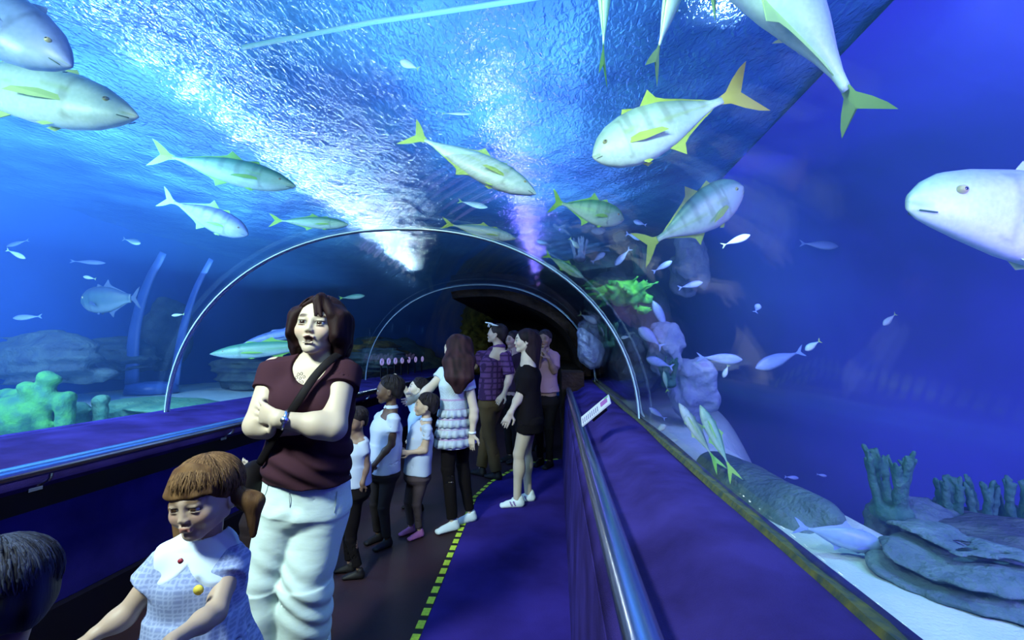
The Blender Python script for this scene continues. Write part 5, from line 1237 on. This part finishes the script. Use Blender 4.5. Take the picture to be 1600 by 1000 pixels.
hair_strands(root, P, Rm, .185, 72, 420, lambda a: 66 if abs(a) < 50 else 92 if abs(a) < 100 else 118, ((.006, .005, .010), (.06, .07, .12)), r=.0012, R=(.40, .475, .40))
def child(label, zc, headpx, H, az, faz, neck, sh, arms, hip, feet, sz, seed, skin_c=FAIR, top=(WHITE, 'polo'), bot=(BLACK, 'slim', 1.92), hair=(.010, .007, .010), hi=None, tilt=.12, h=.0062, shoes=(BLACK, BLACK), hemz=None, vol=.0, **kw):
    fw = dirs(az); fc = dirs(faz); sdv = nrm(np.cross(Zv, fw)); nk = U(*neck, zc)
    shl = tuple(U(*p[:2], zc+p[2]) for p in sh); ar = []
    for e, w_, fd in arms:
        e3, w3 = U(*e[:2], zc+e[2]), U(*w_[:2], zc+w_[2]); ar.append((e3, w3, nrm(U(*fd[:2], zc+fd[2])-w3)))
    hs, lg = stand(zc, hip, feet, .27*sz/.66, .06, fw, .05*sz/.66)
    root, P, Rm, _ = figure(label, U(*headpx, zc), H, fc, nk, shl, ar, hs, lg, skin_c=skin_c, sz=sz, h=h, top=top, bottom=bot, child=True, tilt=tilt, bodyface=fw, shoes=shoes, hem=hemz, group='children of the school party', seed=seed, eye=True, chest=(.165, .130), waist=(.160, .135), hipw=(.165, .135), **kw)
    hair_short(root, P, Rm, H, hair, seed, h*.8, hi=hi, vol=vol)
    hair_strands(root, P, Rm, H, seed+200, 140, lambda a: 62 if abs(a) < 50 else 84 if abs(a) < 100 else 112, (hair, tuple(v*3+.01 for v in hair)), r=.0016, R=(.395, .47, .395))
    return root, P, Rm
child('boy with dark skin in white polo and dark trousers, looking left', 3.3, (608, 610), .205, -140, -98, (611, 636), ((616, 654, -.07), (594, 652, .10)),
      (((611, 694, -.08), (585, 726, -.14), (575, 742, -.14)), ((588, 690, .12), (580, 722, .08), (574, 738, .08))), (600, 735), ((606, -.04), (592, .06)), .70, 11, skin_c=DARKSK, hair=(.008, .006, .008), tilt=.05, hemz=.52, bot=((.02, .015, .018), 'slim', 1.92), vol=-.015)
child('small boy in white polo and grey trousers, hands held in front', 3.45, (665, 634), .185, -135, -100, (666, 655), ((668, 670, -.07), (648, 668, .09)),
      (((664, 704, -.09), (640, 707, -.13), (626, 707, -.15)), ((642, 702, .06), (634, 708, -.02), (624, 708, -.06))), (652, 742), ((656, -.03), (642, .05)), .62, 13, skin_c=TAN, bot=((.065, .045, .055), 'slim', 1.92), tilt=.2, shoes=((.30, .10, .30), (.2, .08, .2)), hemz=.47)
child('pale faced boy in light blue shirt behind the others, reaching up', 4.0, (653, 607), .185, -100, -105, (656, 627), ((662, 640, -.06), (646, 640, .08)),
      (((656, 668, -.08), (644, 682, -.08), (638, 690, -.08)), ((636, 612, .02), (622, 594, -.02), (608, 588, -.04))), (654, 715), ((656, -.03), (646, .05)), .62, 15, skin_c=FAIR, top=((.36, .52, .80), 'plain'), tilt=.35, hemz=.5)
child('small boy in white shirt and black trousers half behind the woman', 2.85, (556, 658), .160, -100, -150, (558, 678), ((568, 690, -.02), (543, 690, .04)),
      (((572, 728, -.03), (566, 755, -.08), (560, 770, -.08)), ((538, 726, .05), (536, 752, .02), (534, 766, .02))), (556, 765), ((562, -.03), (548, .05)), .60, 17, skin_c=(.20, .12, .09), top=(WHITE, 'plain'), tilt=-.1, hemz=.56, bot=(BLACK, 'slim', 1.9))
child('child in dark clothes behind the schoolgirl, pale hand on the rail side', 2.35, (408, 752), .18, -60, -70, (410, 778), ((398, 794, -.02), (426, 794, .04)),
      (((402, 760, .10), (396, 736, .06), (380, 722, .02)), ((436, 830, .05), (432, 860, .0), (430, 872, 0.))), (412, 870), ((416, -.03), (404, .05)), .62, 19, skin_c=FAIR, top=((.02, .012, .015), 'plain'), bot=(BLACK, 'slim', 1.9), sleeve=.9, hair=(.02, .012, .012))
def adult(label, zc, headpx, H, az, faz, neck, sh, arms, hip, feet, seed, skin_c=FAIR, h=.0075, hairc=(.010, .006, .008), hs_='short', sz=1., sep=.085, kneeh=.47, **kw):
    fw = dirs(az); fc = dirs(faz); nk = U(*neck, zc)
    shl = tuple(U(*p[:2], zc+p[2]) for p in sh); ar = []
    for e, w_, fd in arms:
        w3 = U(*w_[:2], zc+w_[2]); ar.append((U(*e[:2], zc+e[2]), w3, nrm(U(*fd[:2], zc+fd[2])-w3)))
    hs, lg = stand(zc, hip, feet, kneeh, .08, fw, sep)
    root, P, Rm, _ = figure(label, U(*headpx, zc), H, fc, nk, shl, ar, hs, lg, skin_c=skin_c, sz=sz, h=h, bodyface=fw, seed=seed, **kw)
    if hs_ == 'short': hair_short(root, P, Rm, H, hairc, seed, h*.8)
    return root, P, Rm, shl, hs
# woman with long dark hair in a white tiered tunic
root, P, Rm, shl, hs = adult('woman with long dark hair and white tiered tunic over black leggings, pointing', 3.63, (712, 545), .215, -62, -68, (716, 568), ((729, 585, -.06), (694, 583, .10)),
    (((741, 642, -.08), (738, 678, -.10), (736, 694, -.11)), ((672, 606, .02), (652, 622, -.06), (636, 628, -.10))), (712, 664), ((708, -.06), (735, .12)), 23, skin_c=(.60, .47, .38), h=.0065, hs_='none', sz=.90, sep=.07, hairc=None,
    top=((.52, .60, .70), 'tiers', (.45, .30, .52)), bottom=(BLACK, 'slim', 1.95), hem=.64, skirt=1.25, sleeve=.42, shoes=((.62, .70, .80), (.5, .56, .66), dirs(-125)), neckline=None, tilt=.0)
M_ = .215; s = SDF(.006); s.add(ell(P(0, -.10, .66), A(.41, .47, .40)*M_, Rm), k=.01); s.sub(ell(P(-.05, .52, .34), A(.30, .36, .46)*M_, Rm), k=.02)
bk = nrm(-dirs(-68)*.8+_r*.35); side = nrm(np.cross(Zv, bk))
p0 = P(0, -.22, .6); p1 = U(717, 565, 3.52); p2 = U(718, 590, 3.46); p3 = U(716, 612, 3.46)
s.add(eseg(p0, p1, (.095, .085), (.125, .065), _r), eseg(p1, p2, (.125, .065), (.105, .045), _r), eseg(p2, p3, (.105, .045), (.035, .02), _r), k=.03)
s.disp(strands(31, .005, None)); V, Q = s.mesh(); mobj('hair', V, Q, M['hair'], root, cols=hair_cols(V, (.010, .004, .006), (.05, .02, .025), 31))
w_ = U(738, 676, 3.53); t = MB(); t.tube([w_-Zv*.008, w_+Zv*.008], .030, 16); t.build('wrist_band', mat('white_band', (.8, .85, .9), .4), root, smooth=True)
# man in plaid shirt with white cap
root, P, Rm, shl, hs = adult('man in purple plaid shirt and brown trousers with a white cap', 5.0, (776, 522), .225, -55, -80, (780, 541), ((791, 555, -.06), (752, 555, .10)),
    (((796, 590, -.10), (788, 615, -.14), (782, 622, -.15)), ((741, 572, .05), (730, 560, -.02), (724, 548, -.03))), (768, 628), ((776, -.05), (752, .1)), 27, skin_c=(.42, .30, .24), h=.009,
    top=((.085, .035, .125), 'plaid', (.03, .012, .055)), bottom=((.07, .045, .022), 'loose', 1.95), hem=.86, sleeve=.85, tilt=.28, shoes=(BLACK, BLACK), waist=(.145, .11))
capc = P(0, .12, 1.0); s = SDF(.007); s.add(ell(capc, A(.36, .40, .20)*.225, Rm), k=.01); s.sub(half(P(0, 0, .93), -Rm[:, 2], capc-.2, capc+.2), k=.004); s.add(eseg(P(0, .38, .93), P(0, .66, .90), (.06, .008), (.05, .008), Rm[:, 0]), k=.01)
V, Q = s.mesh(); mobj('cap', V, Q, M['cloth'], root, cols=np.tile((.75, .82, .85), (len(V), 1)))
for sx in (-1, 1): mobj('goggle', *disc(P(sx*.15, .46, .80), Rm[:, 1], .022, 14, .006), mat('goggle_white', (.75, .8, .82), .3), root)
# woman in short black dress, trainers
root, P, Rm, shl, hs = adult('woman in short black dress and white trainers standing on the blue carpet', 4.15, (820, 533), .215, -82, -95, (825, 556), ((828, 574, -.08), (822, 572, .12)),
    (((812, 618, -.10), (798, 645, -.16), (790, 660, -.17)), ((836, 616, .12), (822, 640, .05), (812, 650, .0))), (826, 652), ((808, -.05), (825, .10)), 35, skin_c=(.56, .44, .35), h=.007,
    top=(BLACK, 'plain'), bottom=(BLACK, 'skirt', .35), hem=.74, sleeve=.9, shoes=((.74, .80, .84), (.6, .65, .72), dirs(-100), (.16, .08, .30)), tilt=.08, hairc=(.006, .004, .006), hs_='none')
s = SDF(.007); H = .215; s.add(ell(P(0, -.10, .66), A(.41, .47, .40)*H, Rm), k=.01); s.add(eseg(P(0, -.28, .5), U(832, 585, 4.15), (.08, .10), (.07, .05), dirs(0)), k=.03); s.sub(ell(P(0, .52, .34), A(.34, .38, .46)*H, Rm), k=.02); s.disp(strands(36, .004, None)); V, Q = s.mesh()
mobj('hair', V, Q, M['hair'], root, cols=hair_cols(V, (.006, .004, .006), (.03, .015, .02), 36))
# people further down the passage
adult('person in pink shirt with both hands raised to the face, in the dark passage', 5.5, (851, 530), .22, -150, -160, (852, 548), ((867, 556, -.05), (837, 553, .05)),
    (((866, 580, -.12), (857, 560, -.22), (851, 550, -.22)), ((838, 576, -.05), (846, 556, -.18), (849, 548, -.18))), (852, 626), ((858, -.04), (844, .06)), 39, skin_c=(.20, .12, .09), h=.010,
    top=((.26, .15, .19), 'plain'), bottom=(BLACK, 'slim', 1.95), sleeve=.75, shoes=(BLACK, BLACK), hem=.9, eye=False)
adult('visitor in dark clothes between the plaid man and the black dress', 5.7, (801, 531), .215, -120, -130, (803, 549), ((815, 560, -.05), (790, 560, .05)),
    (((800, 585, -.12), (795, 562, -.2), (796, 552, -.2)), ((784, 588, .05), (782, 610, .0), (780, 620, .0))), (802, 625), ((808, -.04), (797, .06)), 43, skin_c=(.36, .22, .18), h=.010,
    top=((.03, .015, .03), 'plain'), bottom=(BLACK, 'slim', 1.95), sleeve=.4, shoes=(BLACK, BLACK), hem=.9, eye=False)
adult('farthest visitor in black, pale cheek just showing in the dark passage', 6.3, (836, 528), .215, 60, 70, (838, 544), ((850, 553, .05), (826, 553, -.05)),
    (((852, 578, .0), (852, 600, .0), (852, 610, .0)), ((824, 578, .0), (824, 600, .0), (824, 610, .0))), (838, 612), ((842, -.04), (834, .06)), 47, skin_c=(.40, .28, .24), h=.012,
    top=((.012, .008, .012), 'plain'), bottom=(BLACK, 'slim', 1.95), sleeve=.9, shoes=(BLACK, BLACK), hem=.9, eye=False)
